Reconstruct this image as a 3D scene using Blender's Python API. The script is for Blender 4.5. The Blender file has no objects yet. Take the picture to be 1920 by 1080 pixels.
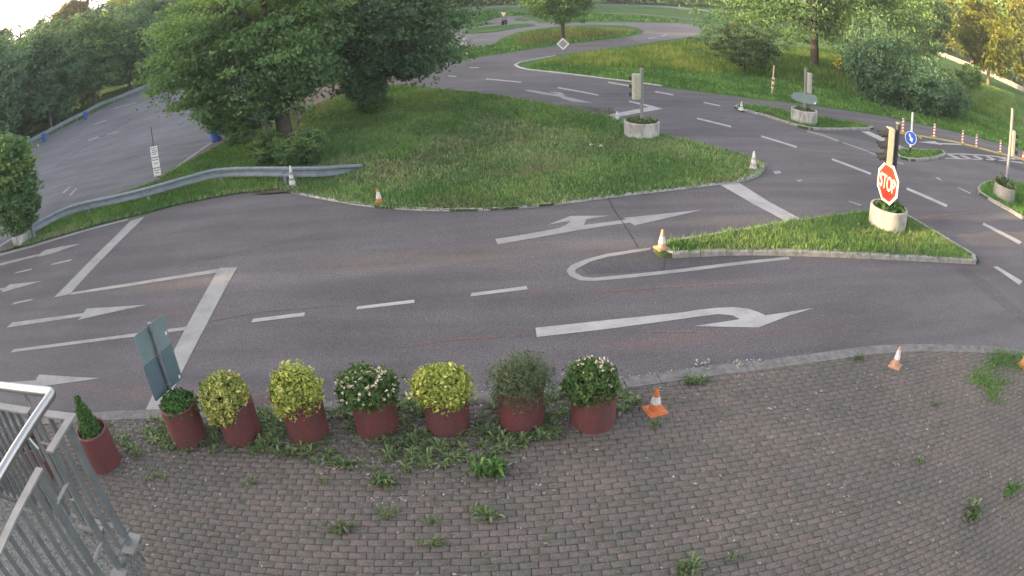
import bpy, bmesh, math, random
import numpy as np
from mathutils import Vector, Matrix
from mathutils.geometry import tessellate_polygon
random.seed(7); rng = np.random.default_rng(7)
R = math.radians
sc = bpy.context.scene
COL = sc.collection

# ------------------------------------------------------------------ camera, sky, sun, exposure
CAM_H, PITCH, ROLL = 5.3737, 0.465721, -0.045023
_F, _K1 = 1290.48, -0.150484
_r = np.linspace(0, 1101, 400); _t = _r / _F
for _ in range(60):
    _t -= (_F * (_t + _K1 * _t**3) - _r) / (_F * (1 + 3 * _K1 * _t**2))
_m = _r * 36 / 1920
LK = np.linalg.lstsq(np.stack([_m, _m**2, _m**3, _m**4], 1), _t, rcond=None)[0]
_f = np.array([0, math.cos(PITCH), -math.sin(PITCH)]); _rt = np.array([1., 0, 0]); _u = np.cross(_rt, _f)
_r2 = math.cos(ROLL) * _rt + math.sin(ROLL) * _u
_u2 = -math.sin(ROLL) * _rt + math.cos(ROLL) * _u
cam = bpy.data.cameras.new('camera'); camo = bpy.data.objects.new('camera', cam); COL.objects.link(camo)
M = Matrix(((_r2[0], _u2[0], -_f[0], 0), (_r2[1], _u2[1], -_f[1], 0), (_r2[2], _u2[2], -_f[2], CAM_H), (0, 0, 0, 1)))
camo.matrix_world = M
cam.type = 'PANO'; cam.panorama_type = 'FISHEYE_LENS_POLYNOMIAL'
cam.sensor_fit = 'HORIZONTAL'; cam.sensor_width = 36; cam.sensor_height = 20.25
cam.fisheye_fov = math.pi
cam.fisheye_polynomial_k0 = 0
cam.fisheye_polynomial_k1, cam.fisheye_polynomial_k2, cam.fisheye_polynomial_k3, cam.fisheye_polynomial_k4 = [-float(k) for k in LK]
cam.clip_start = 0.05; cam.clip_end = 3000
sc.camera = camo

SUN_EL, SUN_AZ = R(9.5), R(184.5)         # direction towards the sun, angle from +X
sdir = Vector((math.cos(SUN_EL) * math.cos(SUN_AZ), math.cos(SUN_EL) * math.sin(SUN_AZ), math.sin(SUN_EL)))
w = bpy.data.worlds.new('World'); sc.world = w; w.use_nodes = True
nt = w.node_tree; nt.nodes.clear()
sky = nt.nodes.new('ShaderNodeTexSky'); sky.sky_type = 'NISHITA'; sky.sun_disc = False
sky.sun_elevation = SUN_EL; sky.sun_rotation = math.pi / 2 - SUN_AZ
sky.air_density = 1.0; sky.dust_density = 2.5; sky.ozone_density = 1.0
hs = nt.nodes.new('ShaderNodeHueSaturation'); hs.inputs['Saturation'].default_value = 0.45
mx = nt.nodes.new('ShaderNodeMix'); mx.data_type = 'RGBA'; mx.blend_type = 'MULTIPLY'; mx.inputs[0].default_value = 1
mx.inputs[7].default_value = (1.04, 0.975, 0.965, 1)
bg = nt.nodes.new('ShaderNodeBackground'); bg.inputs[1].default_value = 0.15
wo = nt.nodes.new('ShaderNodeOutputWorld')
nt.links.new(sky.outputs[0], hs.inputs['Color']); nt.links.new(hs.outputs[0], mx.inputs[6])
nt.links.new(mx.outputs[2], bg.inputs[0]); nt.links.new(bg.outputs[0], wo.inputs[0])
sl = bpy.data.lights.new('sun', 'SUN'); sl.energy = 3.0; sl.angle = R(0.5); sl.color = (1.0, 0.69, 0.31)
so = bpy.data.objects.new('sun', sl); COL.objects.link(so)
so.rotation_euler = sdir.to_track_quat('Z', 'Y').to_euler(); so.location = (-30, 0, 30)
sc.view_settings.view_transform = 'Standard'; sc.view_settings.look = 'None'
sc.view_settings.gamma = 1; sc.view_settings.use_curve_mapping = False
sc.view_settings.exposure = 2.6
sc.render.engine = 'CYCLES'
sc.cycles.max_bounces = 5; sc.cycles.diffuse_bounces = 3; sc.cycles.glossy_bounces = 2
sc.cycles.transmission_bounces = 3; sc.cycles.transparent_max_bounces = 4
sc.cycles.use_denoising = True

# ------------------------------------------------------------------ lens: photograph point -> place on the ground
def G(px, py, z=0.0):
    x = px - 960; y = 540 - py; r = math.hypot(x, y) + 1e-9; m = r * 36 / 1920
    th = LK[0]*m + LK[1]*m*m + LK[2]*m**3 + LK[3]*m**4
    d = math.sin(th) * x / r * _r2 + math.sin(th) * y / r * _u2 + math.cos(th) * _f
    t = (z - CAM_H) / d[2]
    return Vector((d[0] * t, d[1] * t, z))
def GP(pts, z=0.0): return [G(a, b, z) for a, b in pts]

# ------------------------------------------------------------------ materials
MATS = {}
def newmat(name):
    m = bpy.data.materials.new(name); m.use_nodes = True
    n = m.node_tree; b = n.nodes['Principled BSDF']; MATS[name] = m
    return m, n, b
def node(n, t, **k):
    x = n.nodes.new(t)
    for a, v in k.items(): setattr(x, a, v)
    return x
def ramp(n, src, stops):
    r = n.nodes.new('ShaderNodeValToRGB')
    e = r.color_ramp.elements
    e[0].position, e[0].color = stops[0][0], (*stops[0][1], 1)
    e[1].position, e[1].color = stops[-1][0], (*stops[-1][1], 1)
    for p, c in stops[1:-1]:
        q = e.new(p); q.color = (*c, 1)
    n.links.new(src, r.inputs[0]); return r.outputs[0]
def noise(n, scale, detail=4, rough=0.6, vec=None, dist=0.0):
    t = node(n, 'ShaderNodeTexNoise'); t.inputs['Scale'].default_value = scale
    t.inputs['Detail'].default_value = detail; t.inputs['Roughness'].default_value = rough
    t.inputs['Distortion'].default_value = dist
    if vec: n.links.new(vec, t.inputs['Vector'])
    return t.outputs['Fac']
def mixc(n, a, b, f, mode='MIX'):
    m = node(n, 'ShaderNodeMix', data_type='RGBA', blend_type=mode)
    for s, v in ((6, a), (7, b)):
        if isinstance(v, tuple): m.inputs[s].default_value = (*v, 1)
        else: n.links.new(v, m.inputs[s])
    if isinstance(f, (int, float)): m.inputs[0].default_value = f
    else: n.links.new(f, m.inputs[0])
    return m.outputs[2]
def mth(n, op, a, b=None):
    m = node(n, 'ShaderNodeMath', operation=op)
    for i, v in enumerate((a, b)):
        if v is None: continue
        if isinstance(v, (int, float)): m.inputs[i].default_value = v
        else: n.links.new(v, m.inputs[i])
    return m.outputs[0]
def objvec(n, scale=None):
    g = node(n, 'ShaderNodeNewGeometry').outputs['Position']
    if scale:
        mp = node(n, 'ShaderNodeMapping'); mp.inputs['Scale'].default_value = scale; n.links.new(g, mp.inputs[0]); return mp.outputs[0]
    return g
def bump(n, b, src, strength=0.3, dist=0.01):
    k = node(n, 'ShaderNodeBump'); k.inputs['Strength'].default_value = strength; k.inputs['Distance'].default_value = dist
    n.links.new(src, k.inputs['Height']); n.links.new(k.outputs[0], b.inputs['Normal'])
def simple(name, col, rough=0.6, metal=0.0, var=0.25, scale=9.0, spec=0.4):
    m, n, b = newmat(name)
    f = noise(n, scale, 5, 0.65, objvec(n))
    c2 = tuple(c * (1 - var) for c in col); c1 = tuple(min(1, c * (1 + var * .6)) for c in col)
    n.links.new(ramp(n, f, [(0.3, c2), (0.7, c1)]), b.inputs['Base Color'])
    b.inputs['Roughness'].default_value = rough; b.inputs['Metallic'].default_value = metal
    b.inputs['Specular IOR Level'].default_value = spec
    return m

def asphalt(name, col, stain=0.35):
    m, n, b = newmat(name); v = objvec(n)
    big = noise(n, 0.22, 5, 0.6, v); c = ramp(n, big, [(0.3, tuple(x*.80 for x in col)), (0.7, tuple(x*1.2 for x in col))])
    # long faint brown wear streaks along the lane
    st = noise(n, 1.0, 4, 0.55, objvec(n, (0.10, 0.9, 1)))
    sf = mth(n, 'MULTIPLY', ramp(n, st, [(0.60, (0, 0, 0)), (0.76, (1, 1, 1))]), stain)
    c = mixc(n, c, (col[0]*1.55, col[1]*0.98, col[2]*0.78), sf)
    sd = noise(n, 1.0, 5, 0.5, objvec(n, (0.25, 1.6, 1)))
    c = mixc(n, c, ramp(n, sd, [(0.35, (.86, .86, .87)), (0.65, (1.1, 1.1, 1.1))]), 1.0, 'MULTIPLY')
    gr = noise(n, 42, 4, 0.85, v)
    c = mixc(n, c, ramp(n, gr, [(0.32, (.42, .42, .43)), (0.5, (.97, .97, .97)), (0.68, (1.75, 1.72, 1.7))]), 1.0, 'MULTIPLY')
    vo = node(n, 'ShaderNodeTexVoronoi'); vo.inputs['Scale'].default_value = 38; n.links.new(v, vo.inputs['Vector'])
    sp = ramp(n, vo.outputs['Color'], [(0.80, (1, 1, 1)), (0.97, (1.5, 1.5, 1.48))])
    c = mixc(n, c, sp, 0.8, 'MULTIPLY')
    n.links.new(c, b.inputs['Base Color']); b.inputs['Roughness'].default_value = 0.93
    b.inputs['Specular IOR Level'].default_value = 0.25
    bump(n, b, gr, 0.5, 0.006); return m
M_ASPH = asphalt('asphalt', (0.101, 0.094, 0.099), 0.5)
M_PARK = asphalt('asphalt_lot', (0.119, 0.121, 0.132), 0.15)
M_DARKA = asphalt('asphalt_dark', (0.072, 0.070, 0.076), 0.2)
M_TRACK = asphalt('asphalt_track', (0.135, 0.125, 0.125), 0.1)

def paint(name, col, wear=0.5):
    m, n, b = newmat(name); v = objvec(n)
    f = noise(n, 28, 6, 0.75, v); g = noise(n, 2.2, 4, 0.6, v)
    c = ramp(n, g, [(0.3, tuple(x*.8 for x in col)), (0.7, col)])
    k = mth(n, 'ADD', mth(n, 'MULTIPLY', f, 0.65), mth(n, 'MULTIPLY', g, 0.35))
    wf = mth(n, 'MULTIPLY', ramp(n, k, [(0.30, (1, 1, 1)), (0.50, (0, 0, 0))]), wear)
    c = mixc(n, c, (0.13, 0.125, 0.125), wf)
    n.links.new(c, b.inputs['Base Color']); b.inputs['Roughness'].default_value = 0.8
    bump(n, b, f, 0.2, 0.003); return m
M_PAINT = paint('road_paint', (0.275, 0.27, 0.265), 0.85)
M_PAINTB = paint('road_paint_bright', (0.345, 0.34, 0.335), 0.7)
M_PAINTF = paint('road_paint_faded', (0.24, 0.235, 0.23), 1.0)
M_YELLOW = paint('yellow_paint', (0.42, 0.33, 0.10), 0.5)
M_CRACK = simple('tar_crack', (0.03, 0.03, 0.032), 0.9)
M_WEAR_SUN = asphalt('rubbed_and_sunlit_brown', (0.14, 0.10, 0.085), 0.1)  # brown asphalt, also the painted colour of the low-sun streaks

def ground_mat(name, ga, gb, soil, scale=0.5, amt=0.5):
    m, n, b = newmat(name); v = objvec(n)
    a = noise(n, scale, 5, 0.65, v); f = noise(n, 22, 5, 0.8, v); s = noise(n, scale * 0.7, 4, 0.6, objvec(n, (1.3, .9, 1)))
    c = ramp(n, f, [(0.28, tuple(x*.45 for x in ga)), (0.5, ga), (0.72, gb)])
    c = mixc(n, c, mixc(n, soil, gb, f), mth(n, 'MULTIPLY', ramp(n, s, [(0.45, (0,)*3), (0.65, (1,)*3)]), amt))
    c = mixc(n, c, ramp(n, a, [(0.3, (.75, .8, .75)), (0.7, (1.25, 1.2, 1.1))]), 1.0, 'MULTIPLY')
    n.links.new(c, b.inputs['Base Color']); b.inputs['Roughness'].default_value = 1.0
    b.inputs['Specular IOR Level'].default_value = 0.1
    bump(n, b, f, 0.8, 0.05); return m
M_GROUND = ground_mat('meadow', (0.055, 0.115, 0.036), (0.095, 0.175, 0.055), (0.12, 0.15, 0.06), 0.12, 0.35)
M_LAWN = ground_mat('lawn_soil', (0.045, 0.078, 0.036), (0.085, 0.135, 0.06), (0.12, 0.105, 0.08), 0.4, 0.8)
M_DIRT = ground_mat('dirt', (0.10, 0.075, 0.058), (0.13, 0.10, 0.075), (0.08, 0.065, 0.05), 0.8, 0.6)
M_JOINT = ground_mat('joint_sand', (0.042, 0.038, 0.033), (0.058, 0.052, 0.044), (0.035, 0.045, 0.024), 0.8, 0.5)
M_GRAVEL = None

def tonemat(name, ca, cb, cc=None, rough=0.75, trans=0.0, spec=0.2, obj_rand=0.0, patch=None):
    """colour picked by the mesh's own 'tone' attribute (0..1, one value per leaf / blade / brick)"""
    m, n, b = newmat(name)
    at = node(n, 'ShaderNodeAttribute', attribute_name='tone').outputs['Fac']
    stops = [(0.0, ca), (1.0, cb)] if cc is None else [(0.0, ca), (0.55, cb), (1.0, cc)]
    c = ramp(n, at, stops)
    if obj_rand:
        o = node(n, 'ShaderNodeObjectInfo').outputs['Random']
        c = mixc(n, c, ramp(n, o, [(0, (1-obj_rand,)*3), (1, (1+obj_rand,)*3)]), 1.0, 'MULTIPLY')
    if patch:
        pf = noise(n, patch[0], 4, 0.6, objvec(n))
        c = mixc(n, c, patch[1], mth(n, 'MULTIPLY', ramp(n, pf, [(patch[2], (0,)*3), (patch[3], (1,)*3)]), patch[4]))
    n.links.new(c, b.inputs['Base Color']); b.inputs['Roughness'].default_value = rough
    b.inputs['Specular IOR Level'].default_value = spec
    if trans:
        tr = node(n, 'ShaderNodeBsdfTranslucent'); ms = node(n, 'ShaderNodeMixShader'); ms.inputs[0].default_value = trans
        cc2 = mixc(n, c, (1.35, 1.25, 0.55), 1.0, 'MULTIPLY'); n.links.new(cc2, tr.inputs[0])
        n.links.new(b.outputs[0], ms.inputs[1]); n.links.new(tr.outputs[0], ms.inputs[2])
        n.links.new(ms.outputs[0], n.nodes['Material Output'].inputs[0])
    return m
M_LEAF = tonemat('leaf_green', (0.060, 0.125, 0.065), (0.125, 0.225, 0.085), (0.29, 0.39, 0.12), trans=0.35, obj_rand=0.15)
M_LEAFD = tonemat('leaf_dark', (0.062, 0.122, 0.078), (0.11, 0.200, 0.105), (0.21, 0.32, 0.15), trans=0.3, obj_rand=0.15)
M_LEAFL = tonemat('leaf_light', (0.06, 0.10, 0.02), (0.18, 0.20, 0.025), (0.36, 0.32, 0.045), trans=0.4, obj_rand=0.15, spec=.1)
M_LEAFY = tonemat('leaf_sunlit_gold', (0.08, 0.09, 0.03), (0.17, 0.15, 0.04), (0.26, 0.20, 0.06), trans=0.3, obj_rand=0.15)  # gold of the low sun on the tree tops, put into the leaf colour
M_VARIEG = tonemat('leaf_variegated', (0.07, 0.14, 0.04), (0.36, 0.40, 0.08), (0.75, 0.72, 0.25), trans=0.2)
M_VARIEG2 = tonemat('leaf_variegated_green', (0.05, 0.11, 0.05), (0.34, 0.37, 0.09), (0.74, 0.68, 0.27), trans=0.2)
M_BOX = tonemat('leaf_box', (0.035, 0.085, 0.028), (0.075, 0.16, 0.045), (0.15, 0.26, 0.08), trans=0.2)
M_AZAL = tonemat('leaf_azalea', (0.04, 0.085, 0.03), (0.085, 0.15, 0.045), (0.16, 0.23, 0.08), trans=0.2)
M_GREY = tonemat('leaf_broom', (0.065, 0.095, 0.05), (0.12, 0.155, 0.08), (0.19, 0.22, 0.12), trans=0.15)
M_FLOWER = tonemat('flower_pale', (0.72, 0.50, 0.44), (0.80, 0.68, 0.62), (0.85, 0.80, 0.74), trans=0.2)
M_YFLOWER = tonemat('flower_yellow', (0.35, 0.36, 0.05), (0.55, 0.50, 0.06), (0.7, 0.6, 0.1), trans=0.2)
M_GRASS = tonemat('grass_blade', (0.062, 0.130, 0.050), (0.145, 0.255, 0.10), (0.40, 0.45, 0.23), trans=0.25, patch=(0.45, (0.22, 0.21, 0.13), 0.50, 0.66, 0.6))
M_GRASSF = tonemat('grass_fresh', (0.050, 0.12, 0.036), (0.105, 0.225, 0.055), (0.24, 0.37, 0.11), trans=0.3)
M_TALL = tonemat('grass_tall', (0.075, 0.16, 0.04), (0.17, 0.26, 0.06), (0.50, 0.45, 0.15), trans=0.35)
M_WEED = tonemat('weed_leaf', (0.07, 0.11, 0.05), (0.13, 0.19, 0.075), (0.25, 0.30, 0.15), trans=0.2)
M_DRY = tonemat('dry_leaf', (0.085, 0.072, 0.06), (0.15, 0.135, 0.115), (0.36, 0.34, 0.30))
M_PEB = tonemat('pebble', (0.12, 0.12, 0.12), (0.28, 0.28, 0.27), (0.5, 0.5, 0.48))
def brickmat():
    m, n, b = newmat('paver'); v = objvec(n)
    at = node(n, 'ShaderNodeAttribute', attribute_name='tone').outputs['Fac']
    c = ramp(n, at, [(0.0, (0.110, 0.102, 0.093)), (0.5, (0.121, 0.109, 0.100)), (1.0, (0.132, 0.111, 0.102))])
    big = noise(n, 0.5, 4, 0.6, v)
    c = mixc(n, c, ramp(n, big, [(0.3, (.80, .83, .86)), (0.7, (1.15, 1.10, 1.08))]), 1.0, 'MULTIPLY')
    f = noise(n, 38, 5, 0.85, v)
    c = mixc(n, c, ramp(n, f, [(0.32, (.5, .5, .5)), (0.68, (1.5, 1.5, 1.47))]), 1.0, 'MULTIPLY')
    ms = noise(n, 3.0, 5, 0.7, v)
    c = mixc(n, c, (0.07, 0.075, 0.055), mth(n, 'MULTIPLY', ramp(n, ms, [(0.52, (0,)*3), (0.72, (1,)*3)]), 0.5))
    n.links.new(c, b.inputs['Base Color']); b.inputs['Roughness'].default_value = 0.92; b.inputs['Specular IOR Level'].default_value = 0.25
    bump(n, b, f, 0.3, 0.003); return m
M_BRICK = brickmat()
M_KERB = simple('kerb_concrete', (0.25, 0.245, 0.235), 0.9, 0, 0.45, 7)
M_KERBD = simple('gutter_concrete', (0.15, 0.145, 0.14), 0.95, 0, 0.4, 8)
M_KERBW = simple('kerb_whitewash', (0.36, 0.355, 0.35), 0.9, 0, 0.45, 14)
def potmat():
    m, n, b = newmat('pot_red'); v = objvec(n)
    f = noise(n, 7, 6, 0.7, v); g = noise(n, 45, 4, 0.7, v)
    c = ramp(n, f, [(0.3, (0.080, 0.048, 0.045)), (0.5, (0.135, 0.036, 0.036)), (0.72, (0.185, 0.044, 0.042))])
    ob = node(n, 'ShaderNodeObjectInfo').outputs['Random']; sk = noise(n, 5.0, 5, 0.7, objvec(n, (3.2, 3.2, .35)))
    c = mixc(n, c, (0.075, 0.066, 0.060), mth(n, 'MULTIPLY', ramp(n, sk, [(0.42, (0,)*3), (0.66, (1,)*3)]), mth(n, 'ADD', mth(n, 'MULTIPLY', ob, 0.6), 0.02)))
    c = mixc(n, c, ramp(n, g, [(0.3, (.7, .7, .7)), (0.66, (1.1, 1.1, 1.1)), (0.8, (1.9, 2.1, 2.0))]), 1.0, 'MULTIPLY')
    n.links.new(c, b.inputs['Base Color']); b.inputs['Roughness'].default_value = 0.75; bump(n, b, g, 0.3, 0.003); return m
M_POT = potmat()
def ringmat():
    m, n, b = newmat('ring_concrete'); v = objvec(n)
    f = noise(n, 4.5, 6, 0.7, objvec(n, (1, 1, .35))); g = noise(n, 40, 4, 0.7, v)
    c = ramp(n, f, [(0.32, (0.16, 0.155, 0.14)), (0.5, (0.36, 0.355, 0.34)), (0.7, (0.50, 0.495, 0.48))])
    c = mixc(n, c, ramp(n, g, [(0.3, (.8, .8, .8)), (0.7, (1.1, 1.1, 1.1))]), 1.0, 'MULTIPLY')
    n.links.new(c, b.inputs['Base Color']); b.inputs['Roughness'].default_value = 0.9; bump(n, b, g, 0.4, 0.004); return m
M_RING = ringmat()
M_SOIL = simple('potting_soil', (0.055, 0.042, 0.032), 1.0, 0, 0.4, 30)
M_GALV = simple('galvanised_steel', (0.20, 0.235, 0.265), 0.55, 0.3, 0.25, 5)
M_POLE = simple('grey_pole', (0.20, 0.21, 0.22), 0.5, 0.3, 0.2, 8)
M_POLED = simple('dark_pole', (0.045, 0.045, 0.05), 0.6, 0.2, 0.3, 8)
M_STEEL = simple('stainless_tube', (0.42, 0.42, 0.42), 0.38, 0.95, 0.06, 5)
M_FLAT = simple('galvanised_bar', (0.16, 0.172, 0.178), 0.55, 0.35, 0.25, 10)
M_FLATT = simple('galvanised_rail', (0.24, 0.24, 0.235), 0.6, 0.3, 0.2, 10)
M_PLATE = simple('sign_back', (0.155, 0.215, 0.225), 0.6, 0.1, 0.12, 5)
M_WHITE = simple('white_plastic', (0.72, 0.71, 0.69), 0.5, 0, 0.2, 12)
M_CREAM = simple('cream_housing', (0.36, 0.35, 0.27), 0.55, 0, 0.15, 9)
M_BLACK = simple('black_plastic', (0.025, 0.027, 0.03), 0.5, 0, 0.2, 9)
M_LENS = simple('dark_lens', (0.05, 0.03, 0.03), 0.2, 0, 0.2, 9)
M_ORANGE = simple('cone_orange', (0.55, 0.17, 0.055), 0.6, 0, 0.3, 25)
M_CONEW = simple('cone_white', (0.55, 0.54, 0.53), 0.6, 0, 0.3, 25)
M_CONEG = simple('cone_grey', (0.24, 0.24, 0.24), 0.6, 0, 0.3, 25)
M_RED = simple('sign_red', (0.30, 0.028, 0.016), 0.45, 0, 0.08, 6)
M_BLUE = simple('sign_blue', (0.015, 0.09, 0.42), 0.45, 0, 0.08, 6)
M_BARREL = simple('barrel_blue', (0.02, 0.08, 0.30), 0.5, 0, 0.25, 6)
M_YSIGN = simple('sign_yellow', (0.55, 0.50, 0.32), 0.5, 0, 0.15, 6)
M_RW_R = simple('beacon_red', (0.45, 0.09, 0.05), 0.5, 0, 0.2, 12)
M_FOOT = simple('beacon_foot', (0.33, 0.22, 0.05), 0.8, 0, 0.3, 12)
M_BARK = simple('bark', (0.075, 0.065, 0.052), 0.95, 0, 0.45, 6)
M_BARKL = simple('bark_light', (0.17, 0.14, 0.10), 0.95, 0, 0.4, 6)
M_CONC = simple('pale_concrete', (0.22, 0.21, 0.195), 0.9, 0, 0.6, 1.2)
M_SLAB = simple('exposed_aggregate', (0.15, 0.155, 0.15), 0.95, 0, 0.85, 55)
M_TEXT = simple('dark_print', (0.06, 0.06, 0.065), 0.7, 0, 0.1, 6)
M_TYRE = simple('tyre', (0.02, 0.02, 0.02), 0.9)

# ------------------------------------------------------------------ object helpers
def link(o, parent=None):
    COL.objects.link(o)
    if parent is not None: o.parent = parent
    return o
def tag(o, label=None, cat=None, group=None, kind=None):
    if label: o['label'] = label
    if cat: o['category'] = cat
    if group: o['group'] = group
    if kind: o['kind'] = kind
    return o
def empty(name, loc, label, cat, group=None, rz=0.0):
    o = bpy.data.objects.new(name, None); o.empty_display_size = 0.2; link(o)
    o.location = loc; o.rotation_euler = (0, 0, rz); return tag(o, label, cat, group)
class MB:
    """collects simple shapes, then links them as one mesh object"""
    def __init__(s): s.v = []; s.f = []; s.m = []; s.mi = 0
    def add(s, vs, fs):
        k = len(s.v); s.v += [tuple(v) for v in vs]; s.f += [tuple(i + k for i in f) for f in fs]; s.m += [s.mi] * len(fs); return s
    def box(s, c, d, rz=0.0, rot=None):
        c = Vector(c); q = rot if rot is not None else Matrix.Rotation(rz, 3, 'Z')
        vs = [c + q @ Vector((sx * d[0] / 2, sy * d[1] / 2, sz * d[2] / 2)) for sz in (-1, 1) for sy in (-1, 1) for sx in (-1, 1)]
        return s.add(vs, [(0, 2, 3, 1), (4, 5, 7, 6), (0, 1, 5, 4), (2, 6, 7, 3), (0, 4, 6, 2), (1, 3, 7, 5)])
    def bar(s, a, b, w, h=None, up=(0, 0, 1)):
        a = Vector(a); b = Vector(b); d = b - a; L = d.length; d.normalize(); u = Vector(up)
        if abs(d.dot(u)) > 0.98: u = Vector((0, 1, 0))
        x = d.cross(u).normalized(); y = x.cross(d).normalized(); h = w if h is None else h
        vs = [p + x * (sx * w / 2) + y * (sy * h / 2) for p in (a, b) for sx, sy in ((-1, -1), (1, -1), (1, 1), (-1, 1))]
        return s.add(vs, [(3, 2, 1, 0), (4, 5, 6, 7), (0, 1, 5, 4), (1, 2, 6, 5), (2, 3, 7, 6), (3, 0, 4, 7)])
    def tube(s, pts, rs, n=10, cap=True):
        pts = [Vector(p) for p in pts]
        if not hasattr(rs, '__len__'): rs = [rs] * len(pts)
        rings = []; x = None
        for i, p in enumerate(pts):
            d = (pts[min(i + 1, len(pts) - 1)] - pts[max(i - 1, 0)]).normalized()
            if x is None:
                x = d.cross(Vector((0, 0, 1)))
                if x.length < 0.1: x = d.cross(Vector((0, 1, 0)))
            x = (x - d * x.dot(d)).normalized(); y = d.cross(x)
            rings.append([p + (x * math.cos(t) + y * math.sin(t)) * rs[i] for t in [2 * math.pi * k / n for k in range(n)]])
        fs = [(i * n + k, i * n + (k + 1) % n, (i + 1) * n + (k + 1) % n, (i + 1) * n + k) for i in range(len(pts) - 1) for k in range(n)]
        if cap: fs += [tuple(range(n))[::-1], tuple((len(pts) - 1) * n + k for k in range(n))]
        return s.add([v for r in rings for v in r], fs)
    def lathe(s, prof, c=(0, 0, 0), n=24, jit=0.0):
        c = Vector(c); vs = []
        for r, z in prof:
            for k in range(n):
                t = 2 * math.pi * k / n; rr = r * (1 + jit * math.sin(3 * t + z * 5))
                vs.append(c + Vector((rr * math.cos(t), rr * math.sin(t), z)))
        fs = [(i * n + k, i * n + (k + 1) % n, (i + 1) * n + (k + 1) % n, (i + 1) * n + k) for i in range(len(prof) - 1) for k in range(n)]
        return s.add(vs, fs)
    def disc(s, c, r, nrm, t=0.01, n=24, sy=1.0):
        return s.prism([(r * math.cos(2 * math.pi * k / n), r * sy * math.sin(2 * math.pi * k / n)) for k in range(n)], c, nrm, t)
    def prism(s, poly, c, nrm, t=0.01):
        """flat outline (sideways, up) standing at c, facing nrm, thickness t behind the face"""
        nrm = Vector(nrm).normalized(); up = Vector((0, 0, 1)); x = up.cross(nrm).normalized(); y = nrm.cross(x); c = Vector(c)
        n = len(poly); fr = [c + x * a + y * b for a, b in poly]; bk = [p - nrm * t for p in fr]
        tri = [tuple(q) for q in tessellate_polygon([[Vector((a, b, 0)) for a, b in poly]])]
        fs = tri + [tuple(i + n for i in q)[::-1] for q in tri] + [(i, (i + 1) % n, (i + 1) % n + n, i + n) for i in range(n)]
        return s.add(fr + bk, fs)
    def sheet(s, pts, z, thick=0.0):
        pts = [Vector((p[0], p[1], z)) for p in pts]; n = len(pts)
        tri = [tuple(q) for q in tessellate_polygon([pts])]
        out = []
        for q in tri:
            a, b, c = (pts[i] for i in q)
            out.append(q if (b - a).cross(c - a).z > 0 else q[::-1])
        if not thick: return s.add(pts, out)
        lo = [Vector((p.x, p.y, z - thick)) for p in pts]
        return s.add(pts + lo, out + [(i, (i + 1) % n, (i + 1) % n + n, i + n) for i in range(n)])
    def build(s, name, mats, parent=None, smooth=False, loc=None, tone=None):
        me = bpy.data.meshes.new(name); me.from_pydata(s.v, [], s.f)
        for m in (mats if isinstance(mats, (list, tuple)) else [mats]): me.materials.append(m)
        me.polygons.foreach_set('material_index', s.m)
        if smooth: me.polygons.foreach_set('use_smooth', [True] * len(s.f))
        bm = bmesh.new(); bm.from_mesh(me)
        if not tone: bmesh.ops.recalc_face_normals(bm, faces=bm.faces)
        bm.to_mesh(me); bm.free()
        o = bpy.data.objects.new(name, me); link(o, parent)
        if loc is not None: o.location = loc
        return o
def sheet(name, pts, z, mat, thick=0.0, kind='structure', parent=None):
    m = MB(); m.sheet(pts, z, thick)
    me = bpy.data.meshes.new(name); me.from_pydata(m.v, [], m.f); me.materials.append(mat)
    o = bpy.data.objects.new(name, me); link(o, parent)
    if parent is None or kind != 'structure': o['kind'] = kind
    return o
def fast_mesh(name, V, F, mat, tone=None, extra=None):
    """V (n,3), F (m,k) arrays -> mesh; tone: one value per face"""
    me = bpy.data.meshes.new(name); k = F.shape[1]
    me.vertices.add(len(V)); me.vertices.foreach_set('co', V.astype(np.float32).ravel())
    me.loops.add(F.size); me.loops.foreach_set('vertex_index', F.astype(np.int32).ravel())
    me.polygons.add(len(F)); me.polygons.foreach_set('loop_start', np.arange(0, F.size, k, dtype=np.int32))
    me.update(calc_edges=True)
    if tone is not None:
        a = me.attributes.new('tone', 'FLOAT', 'FACE'); a.data.foreach_set('value', np.clip(tone, 0, 1).astype(np.float32))
    me.materials.append(mat); me.validate(); return me
def inpoly(P, poly):
    x, y = P[:, 0], P[:, 1]; r = np.zeros(len(P), bool); n = len(poly)
    for i in range(n):
        x1, y1 = poly[i][0], poly[i][1]; x2, y2 = poly[(i + 1) % n][0], poly[(i + 1) % n][1]
        c = ((y1 > y) != (y2 > y)) & (x < (x2 - x1) * (y - y1) / (y2 - y1 + 1e-12) + x1); r ^= c
    return r
def sample(poly, dens, maxn=200000, fall=None):
    a = np.array([[p[0], p[1]] for p in poly]); lo, hi = a.min(0), a.max(0)
    n = int(min(maxn, dens * np.prod(hi - lo))); P = lo + rng.random((n, 2)) * (hi - lo)
    P = P[inpoly(P, poly)]
    if fall is not None: P = P[rng.random(len(P)) < fall(P)]
    return P

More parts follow.
